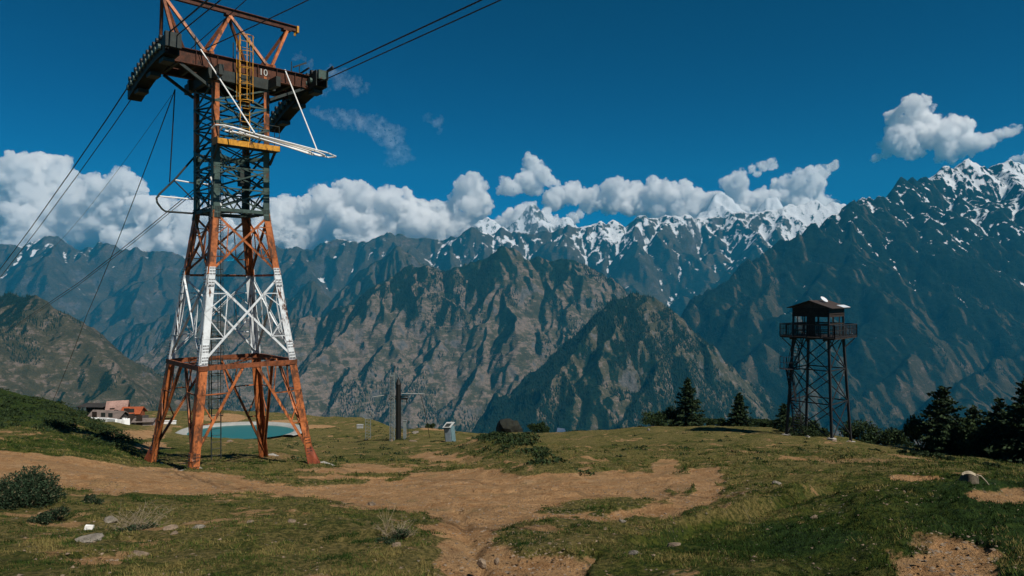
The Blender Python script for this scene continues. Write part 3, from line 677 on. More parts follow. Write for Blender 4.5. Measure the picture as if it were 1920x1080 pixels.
for A, B, n in FACES:
    a, c = CORN[A], CORN[B]; zf = max(foots[A], foots[B])+.35
    # base bay: A frame under the ring, redundant members
    rA, rB = TP(a, ZR), TP(c, ZR); fA, fB = TP(a, foots[A]+.5), TP(c, foots[B]+.5); mid = lp(rA, rB, .5)
    for s_, (f_, r_) in enumerate(((fA, rA), (fB, rB))):
        b = MB(); apex = lp(mid, r_, .12); brace(b, f_, apex, n-.0*UZ, .125, 0); b.build('brace', SEC, tower)
        b = MB()
        for k, (u_, w_) in enumerate(((.38, .38), (.7, .7), (.38, .04), (.7, .4))):
            pl_ = lp(f_, r_, u_); pd = lp(f_, apex, w_ if k < 2 else w_)
            brace(b, pl_, pd, n, .052, 0)
        brace(b, lp(f_, apex, .7), lp(mid, r_, .55), n, .052, 0)
        b.build('lattice', SEC, tower)
    # ring beam
    b = MB(); p, q = rA, rB; b.bar(p-UZ*.02, q-UZ*.02, .1, .2, mi=3); b.build('ring_beam', SEC, tower)
    b = MB(); m2 = lp(TP(CORN['near'], ZR), TP(CORN['far'], ZR), .5)
    # two X bays of the tapered shaft
    for z0, z1, mi in ((ZR+.1, ZW, 1), (ZW, ZO-.08, 0)):
        a0, a1, b0, b1 = TP(a, z0), TP(a, z1), TP(c, z0), TP(c, z1)
        for p, q in ((a0, b1), (b0, a1)):
            b = MB(); off = n*(.0 if p is a0 else -.03); brace(b, p+off, q+off, n, .10, mi); b.build('brace', SEC, tower)
        b = MB(); w0 = np.linalg.norm(b0-a0); w1 = np.linalg.norm(b1-a1); tx = w0/(w0+w1); X_ = lp(a0, b1, tx)
        for (L0, L1, D0, D1, D2, D3) in ((a0, a1, a0, b1, b0, a1), (b0, b1, b0, a1, a0, b1)):
            ml = lp(L0, L1, tx)
            brace(b, lp(L0, L1, tx*.5), lp(D0, X_, .5), n, .045, mi); brace(b, ml, lp(D0, X_, .5), n, .045, mi)
            brace(b, ml, lp(X_, D3, .5), n, .045, mi); brace(b, lp(L0, L1, tx+(1-tx)*.5), lp(X_, D3, .5), n, .045, mi)
        for t0 in (.5,):
            dn = lp(a0, X_, .5); up_ = lp(X_, a1, .5); brace(b, dn, up_, n, .045, mi); brace(b, lp(b0, X_, .5), lp(X_, b1, .5), n, .045, mi)
        b.build('lattice', SEC, tower)
    b = MB(); brace(b, TP(a, ZW), TP(c, ZW), n, .10, 0 if n is not E1 else 0)
    if A == 'left' or B == 'far': b.build('crossbar', SEC, tower)
    b = MB(); brace(b, TP(a, ZO), TP(c, ZO), n, .16, 2); b.build('crossbar', SEC, tower)
    # straight shaft
    zz = [ZO, 4.42, 5.36, ZP]
    for i in range(3):
        b = MB(); a0, a1, b0, b1 = TP(a, zz[i]), TP(a, zz[i+1]), TP(c, zz[i]), TP(c, zz[i+1])
        brace(b, a0, b1, n, .07, 2); brace(b, b0-n*.03, a1-n*.03, n, .07, 2)
        if i: brace(b, a0, b0, n, .06, 2)
        b.build('brace', SEC, tower)
    b = MB(); brace(b, TP(a, 4.42+.5), lp(TP(a, ZO), TP(c, ZO), .35), n, .05, 2); brace(b, TP(c, 4.42+.5), lp(TP(a, ZO), TP(c, ZO), .65), n, .05, 2)
    brace(b, TP(a, 5.0), lp(TP(a, 5.36), TP(c, 5.36), .5), n, .05, 2); brace(b, TP(c, 5.0), lp(TP(a, 5.36), TP(c, 5.36), .5), n, .05, 2)
    b.build('lattice', SEC, tower)
    zz = [ZP, 7.25, 8.2, ZT+.1]
    for i in range(3):
        b = MB(); a0, a1, b0, b1 = TP(a, zz[i]), TP(a, zz[i+1]), TP(c, zz[i]), TP(c, zz[i+1])
        brace(b, a0, b1, n, .08, 3 if n is -E2 else 2); brace(b, b0-n*.03, a1-n*.03, n, .06, 2)
        if i: brace(b, a0, b0, n, .07, 2)
        b.build('brace', SEC, tower)
# horizontal bracing inside the ring (diamond) and stub plates
b = MB(); mids = [lp(TP(CORN[x], ZR-.06), TP(CORN[y], ZR-.06), .5) for x, y in (('near', 'right'), ('right', 'far'), ('far', 'left'), ('left', 'near'))]
for i in range(4): b.bar(mids[i], mids[(i+1) % 4], .09, .09, mi=3)
b.bar(TP(CORN['near'], ZR-.14), TP(CORN['far'], ZR-.14), .06, mi=3); b.bar(TP(CORN['left'], ZR-.2), TP(CORN['right'], ZR-.2), .06, mi=3)
b.build('ring_bracing', SEC, tower)
b = MB(); mids = [lp(TP(CORN[x], ZO-.06), TP(CORN[y], ZO-.06), .5) for x, y in (('near', 'right'), ('right', 'far'), ('far', 'left'), ('left', 'near'))]
for i in range(4): b.bar(mids[i], mids[(i+1) % 4], .07, .07, mi=2)
b.bar(TP(CORN['near'], 5.9), TP(CORN['far'], 5.9), .1, .16, mi=2); b.bar(TP(CORN['left'], 5.9), TP(CORN['right'], 5.9), .1, .16, mi=2)
b.build('crossbar', SEC, tower)
for z0, z1 in ((ZO+.1, 4.9), (4.9, 6.2), (6.5, 7.7), (7.7, 8.9)):
    b = MB()
    for p_, q_ in (('near', 'far'), ('left', 'right')):
        b.bar(TP(CORN[p_], z0, .15), TP(CORN[q_], z1, .15), .055, mi=2); b.bar(TP(CORN[q_], z0, .15), TP(CORN[p_], z1, .15), .055, mi=2)
    b.build('diagonal_tie', SEC, tower)
# electrical box hanging on the far leg
b = MB(); b.box(T(.95, .9, 5.35), (.5, .35, .95), (E1, E2, UZ)); b.build('junction_box', DARKS, tower)

# ---- head
gird = MB()
GA0, GA1 = -2.85, 3.45
for bb_ in (-1.1, 1.1):
    gird.box(T((GA0+GA1)/2, bb_, 9.9), (GA1-GA0, .03, .62), (E1, E2, UZ), 0)
    for zz in (10.21, 9.59): gird.box(T((GA0+GA1)/2, bb_, zz), (GA1-GA0, .24, .03), (E1, E2, UZ), 0)
    k = GA0
    while k < GA1:
        for s_ in (-1, 1): gird.box(T(k, bb_+s_*.06, 9.9), (.02, .09, .59), (E1, E2, UZ), 0)
        k += .9
gird.build('girder', [DRUST], tower)
b = MB()
for k in np.arange(-2.6, 3.3, .72): b.box(T(k, 0, 9.75), (.12, 2.17, .3), (E1, E2, UZ), 0)
b.box(T(.3, 0, 9.95), (6.1, 2.1, .02), (E1, E2, UZ), 0)
b.build('cross_beams', [DARKS], tower)
# sub-frame below the girders
b = MB()
for bb_ in (-1.26, 1.26): b.box(T(0, bb_, 9.33), (3.0, .2, .46), (E1, E2, UZ), 0)
for aa_ in (-1.26, 1.26): b.box(T(aa_, 0, 9.32), (.2, 4.4, .44), (E1, E2, UZ), 0)
b.bar(T(-2.6, -1.1, 9.55), T(-1.3, -1.1, 8.75), .12, mi=0); b.bar(T(3.0, -1.1, 9.55), T(1.3, -1.1, 8.7), .12, mi=0)
b.bar(T(-2.6, 1.1, 9.55), T(-1.3, 1.1, 8.75), .12, mi=0); b.bar(T(3.0, 1.1, 9.55), T(1.3, 1.1, 8.7), .12, mi=0)
b.build('sub_frame', [DARKS], tower)
# number
def text_mesh(txt, size, depth=.004):
    cu = bpy.data.curves.new('number', 'FONT'); cu.body = txt; cu.size = size; cu.extrude = depth; cu.align_x = 'CENTER'; cu.align_y = 'CENTER'
    o = bpy.data.objects.new('tmp', cu); COL.objects.link(o); bpy.context.view_layer.update()
    me = bpy.data.meshes.new_from_object(o.evaluated_get(bpy.context.evaluated_depsgraph_get())); bpy.data.objects.remove(o); return me
me = text_mesh('10', .42); me.materials.clear(); me.materials.append(paint('faded_white', (.5, .5, .46), .7, vary=.2))
o = bpy.data.objects.new('number', me); COL.objects.link(o); o.parent = tower
o.matrix_local = Matrix.Translation(Vector(T(1.02, -1.145, 9.9))) @ Matrix(((E1[0], 0, -E2[0], 0), (E1[1], 0, -E2[1], 0), (0, 1, 0, 0), (0, 0, 0, 1)))
# saddles with roller batteries
def saddle(a0, name, z_at, b0=-1.9, b1=3.5, w=.55):
    b = MB(); N = 12; tops = []
    for i in range(N+1):
        t_ = i/N; bb_ = b0+(b1-b0)*t_; tops.append((bb_, z_at(t_)))
    for i in range(N):
        (u0, z0), (u1, z1) = tops[i], tops[i+1]
        for s_ in (-w/2, w/2):
            hg = .74
            b.add([T(a0+s_-.02, u0, z0), T(a0+s_-.02, u1, z1), T(a0+s_-.02, u1, z1-hg), T(a0+s_-.02, u0, z0-hg)]+[T(a0+s_+.02, u0, z0), T(a0+s_+.02, u1, z1), T(a0+s_+.02, u1, z1-hg), T(a0+s_+.02, u0, z0-hg)],
                  [(0, 1, 2, 3), (7, 6, 5, 4), (0, 4, 5, 1), (1, 5, 6, 2), (2, 6, 7, 3), (3, 7, 4, 0)], 0)
        b.add([T(a0-w/2, u0, z0-.75), T(a0-w/2, u1, z1-.75), T(a0+w/2, u1, z1-.75), T(a0+w/2, u0, z0-.75)], [(0, 1, 2, 3), (3, 2, 1, 0)], 0)
        if i in (1, 5, 9): b.box(T(a0, (u0+u1)/2, (z0+z1)/2-.86), (w*.8, .6, .16), (E1, E2, UZ), 0)
    o = b.build(name, [DARKS], tower)
    for i in range(1, N):
        u0, z0 = tops[i]; r = MB(); c0 = T(a0-w/2-.09, u0, z0-.02); c1 = T(a0+w/2+.09, u0, z0-.02)
        r.tube([c0, c1], .11, 10); r.build('roller', [BOLT], o)
        r = MB(); r.tube([T(a0-w/2-.16, u0, z0-.42), T(a0-w/2-.05, u0, z0-.42)], .13, 10); r.build('roller', [GREYG], o)
    return o
s1 = saddle(-3.15, 'saddle', lambda t_: 10.45-.95*t_**1.6-.10*(1-t_)**2)
s2 = saddle(3.55, 'saddle', lambda t_: 10.35-1.35*t_**1.6, b1=3.3)
b = MB(); b.box(T(3.55, -2.0, 10.12), (.5, .16, .42), (E1, E2, UZ)); b.build('end_box', [GREYG], tower)
b = MB(); b.box(T(-3.15, -2.0, 10.15), (.62, .22, .6), (E1, E2, UZ)); b.build('end_box', [DARKS], tower)
b = MB(); b.bar(T(2.9, -1.9, 10.35), T(3.2, 1.8, 10.35), .06); b.bar(T(3.75, -2.6, 10.42), T(3.75, -1.9, 10.3), .08)
for q in ((2.5, -.9), (2.9, -.9), (3.1, .4), (-.3, -1.0), (.2, .9), (-1.9, -.9), (2.2, .9)):
    b.bar(T(q[0], q[1], 10.2), T(q[0], q[1], 10.2+.35+.5*((q[0]*7) % 1)), .035)
b.bar(T(2.6, -.9, 10.55), T(3.25, -.9, 10.9), .07)
b.build('catwalk_posts', [DARKS], tower)
# A frame and top beam
apx = {-2.85: 12.6, -.1: 12.6, 2.65: 12.6}
feetA = {-2.85: [(-1.5, 1), (-4.1, 0)], -.1: [(-1.36, 1), (1.3, 1)], 2.65: [(1.42, 1)]}
for ap, ft in ((-2.85, (-1.5,)), (-.1, (-1.36, 1.3)), (2.65, (1.42,))):
    for fa in ft:
        for bb_ in (-1.05, 1.05):
            b = MB(); p = T(fa, bb_, 10.22); q = T(ap, np.sign(bb_)*.1, 12.5)
            b.bar(p, q, .12, .12, up=E2, mi=0); b.box(p+UZ*.05, (.34, .2, .16), (E1, E2, UZ), 0)
            b.build('strut', [ORANGE if bb_ < 0 else RUSTO], tower)
for bb_ in (-1.05, 1.05):
    b = MB(); b.bar(T(-2.75, bb_, 10.3), T(-2.95, np.sign(bb_)*.1, 12.5), .12, .12, up=E2); b.build('strut', [RUSTO], tower)
b = MB()
b.box(T(-.1, 0, 12.62), (6.6, .18, .03), (E1, E2, UZ)); b.box(T(-.1, 0, 12.86), (6.6, .18, .03), (E1, E2, UZ)); b.box(T(-.1, 0, 12.74), (6.6, .03, .22), (E1, E2, UZ))
for ap in apx: b.box(T(ap, 0, 12.56), (.4, .34, .1), (E1, E2, UZ))
b.build('top_beam', [DRUST], tower)
b = MB(); b.box(T(3.2, 0, 12.72), (.1, .28, .32), (E1, E2, UZ)); b.bar(T(3.1, 0, 12.6), T(3.1, 0, 12.4), .08); b.build('beam_end', [YELL], tower)

# platform
b = MB(); zf = 6.36
pf = [(-1.85, -1.85, 1.5, -1.62), (-1.85, -1.85, -1.62, 1.5)]
b.box(T(.1, -1.86, zf-.02), (2.75, .03, .24), (E1, E2, UZ), 1)
for k in (-.75, 0, .8): b.box(T(k, -1.885, zf-.02), (.03, .03, .26), (E1, E2, UZ), 1)
b.box(T(.1, -1.56, zf-.13), (2.75, .58, .03), (E1, E2, UZ), 0)
b.box(T(-1.29, -1.56, zf+.02), (.03, .62, .3), (E1, E2, UZ), 2)
b.box(T(1.49, -1.56, zf-.02), (.03, .6, .24), (E1, E2, UZ), 0)
b.bar(T(-1.26, -1.8, zf-.15), T(-1.26, -1.27, zf-.7), .09, mi=0); b.bar(T(1.3, -1.8, zf-.15), T(1.26, -1.27, zf-.7), .09, mi=0)
b.build('platform', [DARKS, YELL, paint('ochre_panel', (.42, .17, .03), .6, vary=.3, rust=.3)], tower)
b = MB()
for aa_ in (-1.2, -.3, .5, 1.48):
    b.tube([T(aa_, -1.8, zf), T(aa_, -1.8, zf+1.0)], .018, 5)
b.tube([T(.5, -1.8, zf+1.0), T(1.48, -1.8, zf+1.0), T(1.48, -1.3, zf+1.0)], .018, 5)
b.tube([T(.5, -1.8, zf+.5), T(1.48, -1.8, zf+.5), T(1.48, -1.3, zf+.5)], .015, 5); b.tube([T(1.48, -1.3, zf), T(1.48, -1.3, zf+1.0)], .018, 5)
b.build('railing', [DARKS], tower)

# yellow caged ladder to the head
def ladder(name, a0, bpos, z0, z1, mat, cage=None, w=.42, step=.3, out=-1, rungr=.014):
    b = MB()
    for s_ in (-w/2, w/2): b.bar(T(a0+s_, bpos, z0), T(a0+s_, bpos, z1), .05, .035, up=E1)
    z = z0+.15
    while z < z1: b.tube([T(a0-w/2, bpos, z), T(a0+w/2, bpos, z)], rungr, 5); z += step
    o = b.build(name, [mat], tower)
    if cage:
        c = MB(); za, zb, gap, rad = cage; n = 8
        hoop = [(a0+rad*math.cos(u), bpos+out*(rad*math.sin(u)*1.25)) for u in np.linspace(0, math.pi, n)]
        z = za
        while z <= zb+.01:
            c.tube([T(h[0], h[1], z) for h in hoop], .02, 5); z += gap
        for h in hoop[::2]+[hoop[-1]]: c.tube([T(h[0], h[1], za), T(h[0], h[1], zb)], .016, 5)
        c.build('safety_cage', [mat], o)
    return o
ladder('ladder', 0.02, -1.5, zf, 11.2, YELL, cage=(8.3, 11.2, .72, .36))
ladder('ladder', -.78, -.25, Z0+.4, zf-.1, DARKS, cage=(-5.8, 5.6, .95, .30), out=1)
b = MB()
for zz in (-5, -2.2, .6, 3.45, 5.9): b.bar(T(-1.4, -.25, zz), T(-.2, -.25, zz), .05)
b.build('ladder_brackets', [DARKS], tower)

# white tubular frame hung from two stays in front of the platform
b = MB()
for i, (b0, b1) in enumerate(((-3.72, -2.95), (-3.62, -3.02), (-3.5, -3.1))):
    a_l, a_r = -1.95+.35*i, 3.75-.5*i
    pts = [T(a_l+.1, b1+.25+.08*i, 6.62), T(a_l, b0+.25, 6.62), T(a_l+.25, b0, 6.60)]+[T(a_l+(a_r-a_l)*u, b0+(.75)*u*.9, 6.60-.42*u) for u in (.3, .6, .9)]
    pts += [T(a_r, b0+.85, 6.16), T(a_r+.05, b0+1.0, 6.16), T(a_r-.1, b1+.6, 6.17)]+[T(a_l+(a_r-a_l)*u, b1+.6*u, 6.62-.45*u) for u in (.7, .4, .1)]
    b.tube(pts, .036, 7)
for u in (.35, .8):
    aa_ = -1.9+5.6*u; b.bar(T(aa_, -3.72+.68*u, 6.62-.42*u), T(aa_, -2.92+.6*u, 6.64-.42*u), .05)
b.build('swing_frame', [GALV], tower)
for p, q in ((T(-1.76, -1.16, 10.3), T(-.42, -3.62, 6.5)), (T(2.05, -1.16, 10.25), T(2.75, -2.95, 6.33))):
    b = MB(); b.tube([p, q], .03, 7); b.build('stay_rod', [GALV], tower)
# guard bow on the left side
b = MB(); gb = 1.3
bow = [T(-.4, gb, 7.05), T(-1.3, gb, 5.95), T(-2.05, gb, 4.95), T(-2.72, gb, 4.2), T(-2.83, gb, 4.02), T(-2.80, gb, 3.82), T(-2.6, gb, 3.55), T(-2.45, gb, 3.45), T(-1.26, gb, 3.45)]
b.tube(bow, .045, 7, mi=0)
b.tube([T(-2.1, gb, 4.92), T(-1.26, gb, 4.86), T(-.2, gb, 4.86)], .035, 6, mi=1); b.tube([T(-2.7, gb, 4.12), T(-1.26, gb, 4.10)], .035, 6, mi=1)
b.tube([T(-2.1, gb, 4.9), T(-1.26, gb, 4.1)], .03, 6, mi=0)
b.tube([T(-1.9, -1.4, 5.0), T(-1.9, -1.4, 5.0)+np.array([0.01, 0, 0])], .01, 4, mi=0)
b.build('guard_bow', [DARKS, GALV], tower)
b = MB(); b.tube([T(-1.0, -1.15, 4.85)+E1*-.35, T(-.9, -1.2, 3.6)], .04, 6); b.build('white_prop', [GALV], tower)

# ------------------------------------------------------------------ ropes
def sag(p, q, s, n=24):
    p = np.asarray(p, float); q = np.asarray(q, float); return [lp(p, q, t_)-UZ*(4*s*t_*(1-t_)) for t_ in np.linspace(0, 1, n)]
def rope(pts, r, label, group='steel ropes of the ropeway', name='steel_rope'):
    o0 = np.array(pts[0]); b = MB(); b.tube([p-o0 for p in pts], r, 6); o = b.build(name, [CABLE], smooth=True); o.location = Vector(o0); tag(o, label, 'cable', group)
W = lambda a, bb_, z: T(a, bb_, z)+TB
dn = .19
def run(a0, b_up, b_dn, z_up, z_mid, z_dn, r, lab, extra=0.):
    pts = [W(a0, -60, z_up+.4)]+[W(a0, x, z_up) for x in (-40, -25, -12, -2.2)]
    pts += [W(a0, x, z_mid(x)) for x in (-1, 0, 1, 2, b_dn)]
    for x in (8, 16, 30, 50, 90, 150):
        pts.append(W(a0, x, z_dn-(x-b_dn)*(.20-.0004*(x-b_dn))))
    rope(pts, r, lab)
zl = lambda o: (lambda x: 10.55+o-.95*max(0, (x+1.9)/5.4)**1.6)
zr = lambda o: (lambda x: 10.45+o-1.35*max(0, (x+1.9)/5.2)**1.6)
run(3.72, 0, 3.3, 10.28, zr(0), 9.1, .030, 'thick upper rope leaving the girder end beside the number 10 to the upper right')
run(3.42, 0, 3.3, 9.78, lambda x: zr(0)(x)-.5, 8.6, .024, 'thinner lower rope below the thick one at the girder end beside the number 10')
run(-3.30, 0, 3.5, 10.42, zl(0), 9.55, .032, 'thick outer rope running down from the far left end of the orange tower head')
run(-3.02, 0, 3.5, 10.35, lambda x: zl(0)(x)-.3, 9.25, .024, 'thinner inner rope just right of the thick one below the left tower head')
a_ = P(328, 168, 30.5); rope(sag(a_, P(318, 342, 31.3), 0), .025, 'short rope hanging straight down from the left tower head to the guard bow')
rope(sag(a_, P(163, 590, 60), .3)+sag(P(163, 590, 60), G(95, 66), .2)[1:], .022, 'dark wire slanting from under the left tower head to the bushy slope')
rope(sag(P(322, 178, 31), P(60, 500, 75), .8), .010, 'hair thin pale wire crossing the clouds left of the tower')
rope(sag(P(250, 152, 32.3), P(590, -6, 27.5), .05, 10), .022, 'rope rising behind the top beam from the left tower head')
rope(sag(P(262, 172, 32), P(470, -8, 28), .05, 10), .018, 'rope rising steeply past the orange struts of the tower head')
# ------------------------------------------------------------------ foliage
def leaf_mat(name, a, b_, c_=None, scale=1.5):
    m, t, b = new_mat(name); g = t('ShaderNodeNewGeometry'); n = t.noise(g.outputs['Position'], scale, 4, .7); r = t('ShaderNodeAttribute', attribute_name='tone').outputs['Fac']
    f = t.math('MULTIPLY_ADD', n, .5, t.math('MULTIPLY', r, .5))
    c = t.mix(t.ramp(f, .3, .7), a, b_)
    if c_: c = t.mix(t.ramp(r, .86, .98), c, c_)
    t.link(c, b.inputs['Base Color']); b.inputs['Roughness'].default_value = .75; b.inputs['Specular IOR Level'].default_value = .15
    return m
FIR = leaf_mat('fir_needles', (.008, .019, .008), (.030, .052, .018)); BUSH = leaf_mat('bush_leaves', (.009, .020, .007), (.030, .052, .016))
SCRUB = leaf_mat('scrub', (.010, .022, .008), (.028, .046, .014)); BARK = paint('bark', (.05, .036, .026), .9, vary=.3, scale=6, bump=.6)
JUNI = leaf_mat('juniper', (.009, .022, .010), (.028, .050, .024), (.10, .09, .05))
TWIG = paint('dry_twigs', (.22, .18, .12), .9, vary=.3, scale=8); STRAW = paint('straw', (.26, .21, .12), .9, vary=.2, scale=8)

def leaves(centres, size, rng, dirs=None, aspect=.45, jitter=.5):
    """small pointed leaf faces at the given centres"""
    n = len(centres); d = rng.normal(size=(n, 3)) if dirs is None else dirs+rng.normal(size=(n, 3))*jitter
    d /= np.linalg.norm(d, axis=1)[:, None]; u = np.cross(d, rng.normal(size=(n, 3))); u /= np.linalg.norm(u, axis=1)[:, None]+1e-9
    s = size*(.6+.8*rng.random(n))[:, None]
    v = np.stack([centres-d*s*.5, centres+u*s*aspect*.5, centres+d*s*.5, centres-u*s*aspect*.5], 1).reshape(-1, 3)
    return v, np.arange(n*4).reshape(-1, 4)
def fir(h, rad, seed, name='fir_tree', dens=1., sparse=.0, bottom=.03):
    rng = np.random.default_rng(seed); C = []; D = []; tw = MB()
    tw.tube([(0, 0, -.5), (0, 0, h*.5), (0, 0, h*.97)], h*.018+.03, 6, r1=.012)
    z = bottom*h
    while z < h*.985:
        f = z/h; L_ = rad*(1-f)**.8*(.75+.4*rng.random())+.06; nb = int(5+4*(1-f))
        a0 = rng.random()*6.28
        for i in range(nb):
            a = a0+i*6.283/nb+rng.normal(0, .25); l = L_*(.55+.6*rng.random())
            if rng.random() < sparse: continue
            rise = -.22+.75*f; dr = np.array([math.cos(a), math.sin(a), rise]); tip = np.array([0, 0, z])+dr*l
            zj = z+rng.normal(0, h*.022); tip = np.array([0, 0, zj])+dr*l
            tw.tube([(0, 0, zj), tip], .015+.01*(1-f), 3, r1=.004)
            k = max(5, int(26*dens*l/ (rad+.01)*1.0))
            for j in range(k):
                t_ = .15+.85*(j+rng.random())/k
                p = np.array([0, 0, zj])+dr*l*t_; sp = .10*l*(1.3-t_)+.03
                for q in range(3):
                    C.append(p+rng.normal(0, 1, 3)*np.array([sp, sp, sp*.5])); D.append(dr+np.array([0, 0, -.15]))
        z += h*(.030+.012*rng.random())*(1.2-.4*f)/dens**.5
    C = np.array(C); D = np.array(D); v, f_ = leaves(C, .055*h**.5*2.0, rng, D, .5, .5)
    tone = np.repeat(rng.random(len(C)), 4)
    root = empty(name, (0, 0, 0)); tr = tw.build('trunk', BARK, root); mesh_obj('crown', v, f_, FIR, root, attrs={'tone': tone})
    return root
def bush(w, h, seed, name='bush', mat=None, n=2600, size=.1, stems=7, lobes=9, flat=1.):
    rng = np.random.default_rng(seed); C = []; tw = MB(); cl = []
    for i in range(lobes):
        a = rng.random()*6.28; r = w*.5*(rng.random()**.5)*.8; zz = h*(.25+.55*rng.random())*(1-.5*(r/(w*.5))**2)
        cl.append((np.array([math.cos(a)*r, math.sin(a)*r, zz]), w*(.12+.16*rng.random()), h*(.16+.16*rng.random())))
    for i in range(stems):
        c, rr, hh = cl[i % lobes]; tw.tube([(rng.normal(0, .04), rng.normal(0, .04), -.15), c*.6+rng.normal(0, .03, 3), c+np.array([0, 0, hh*.8])], .02+.01*h, 4, r1=.005)
    per = n//lobes
    for c, rr, hh in cl:
        q = rng.normal(size=(per, 3)); q /= np.linalg.norm(q, axis=1)[:, None]; q *= (rng.random(per)**.45)[:, None]
        q = c+q*np.array([rr, rr, hh]); C.append(q)
    C = np.concatenate(C); C = C[C[:, 2] > -.1]; up = C*np.array([1, 1, 1.])+np.array([0, 0, h*.3]); v, f_ = leaves(C, size, rng, up/np.linalg.norm(up, axis=1)[:, None], .5, .8)
    root = empty(name, (0, 0, 0)); tw.build('stem', BARK, root)
    mesh_obj('foliage', v, f_, mat or BUSH, root, attrs={'tone': np.repeat(rng.random(len(C)), 4)}); return root
def put(o, p, label, cat, group=None, rz=0., s=1., dz=0.):
    o.location = Vector((p[0], p[1], p[2]+dz)); o.rotation_euler = (0, 0, rz)
    if s != 1.: o.scale = (s, s, s)
    return tag(o, label, cat, group)

BT = {1222: 768, 1254: 752, 1322: 776, 1358: 783, 1412: 780, 1446: 783, 1497: 772, 1530: 792, 1618: 778, 1650: 782, 1683: 792, 1732: 772, 1800: 775, 1850: 778, 1900: 765, 1012: 786, 807: 790}
def tip_h(px, d, py): return float(P(px, py, d)[2]-G(px, d)[2])
CR = 'trees and bushes along the far edge of the meadow'
put(fir(tip_h(1290, 70, 711), 2.0, 1), G(1290, 70), 'tall dark conifer standing alone on the meadow edge left of the lookout tower', 'tree', CR)
put(fir(tip_h(1386, 70, 737), 1.35, 2), G(1386, 70), 'shorter slim conifer between the tall dark conifer and the lookout tower', 'tree', CR)
put(fir(tip_h(1470, 64, 757), 1.2, 3, sparse=.2), G(1470, 64), 'ragged small conifer touching the left legs of the lookout tower', 'tree', CR)
put(fir(tip_h(1768, 47, 724), 2.3, 4, sparse=.1, dens=1.1), G(1768, 47), 'large broad conifer with the highest tip of the right hand tree group', 'tree', CR)
put(fir(tip_h(1874, 43, 748), 1.9, 5, sparse=.1), G(1874, 43), 'bushy conifer between the large broad conifer and the picture edge', 'tree', CR)
put(fir(tip_h(1926, 41, 706), 2.2, 6), G(1926, 41), 'tall conifer cut off by the right edge of the picture', 'tree', CR)
put(fir(tip_h(1825, 46, 765), 1.9, 8, sparse=.25), G(1825, 46), 'low ragged conifer just right of the large broad conifer', 'tree', CR)
for i, (px, d, w_, h_, lab) in enumerate([
    (1222, 70, 3.0, 2.0, 'low dark bush at the left foot of the tall dark conifer'),
    (1254, 72, 2.4, 2.9, 'upright bush hugging the left flank of the tall dark conifer'),
    (1322, 71, 2.2, 1.7, 'round bush at the right foot of the tall dark conifer'),
    (1358, 72, 1.8, 1.3, 'small bush left of the shorter slim conifer'),
    (1412, 71, 2.0, 1.5, 'small bush right of the shorter slim conifer'),
    (1446, 68, 1.8, 1.2, 'lowest bush between slim conifer and lookout tower'),
    (1497, 60, 2.2, 2.2, 'thick bush growing around the far leg of the lookout tower'),
    (1530, 62, 1.8, 1.2, 'small bush seen between the legs of the lookout tower'),
    (1618, 66, 3.0, 2.2, 'wide dark bush just right of the lookout tower feet'),
    (1650, 64, 2.4, 1.9, 'second dark bush right of the lookout tower'),
    (1683, 62, 2.0, 1.5, 'thin low bush halfway from lookout tower to the large broad conifer'),
    (1732, 48, 2.6, 3.0, 'dense bush at the left foot of the large broad conifer'),
    (1800, 46, 2.6, 3.1, 'dense bush at the right foot of the large broad conifer'),
    (1850, 44, 2.4, 2.9, 'dense bush left of the bushy conifer near the picture edge'),
    (1900, 42, 2.4, 3.3, 'dense bush under the conifer cut off by the picture edge'),
    (1012, 88, 2.9, 2.5, 'round dark bush standing alone right of the dark boulder'),
    (807, 97, 1.5, 1.2, 'tiny dark bush on the small rise behind the pale cabinet')]):
    h_ = max(.6, tip_h(px, d, BT[px])); w_ *= 1.45 if 1200 < px < 1700 else 1.; put(bush(w_, h_, 30+i, n=3200 if w_ > 2.5 else 2200, size=.13+.03*h_), G(px, d), lab, 'bush', CR, dz=-.1)
for i, (px, d, w_, h_, lab) in enumerate([
    (1735, 35, 1.4, .5, 'largest of the low dark cushions of scrub below the right hand conifers'),
    (1700, 36, .8, .35, 'leftmost low dark cushion of scrub below the right hand conifers'),
    (1772, 33.5, .8, .35, 'low dark cushion of scrub right of the largest one'),
    (1852, 30, 1.0, .4, 'low dark cushion of scrub nearest to the right picture edge'),
    (1640, 44, .9, .35, 'low dark cushion of scrub right of the lookout tower feet'),
    (1508, 55, 2.4, 1.1, 'wide dark scrub spread between the feet of the lookout tower'),
    (1476, 57, 2.2, .9, 'dark scrub at the left foot of the lookout tower')]):
    put(bush(w_, h_, 60+i, name='scrub_cushion', n=1500, size=.09+.03*h_, lobes=7), G(px, d), lab, 'bush', CR, dz=-.05)
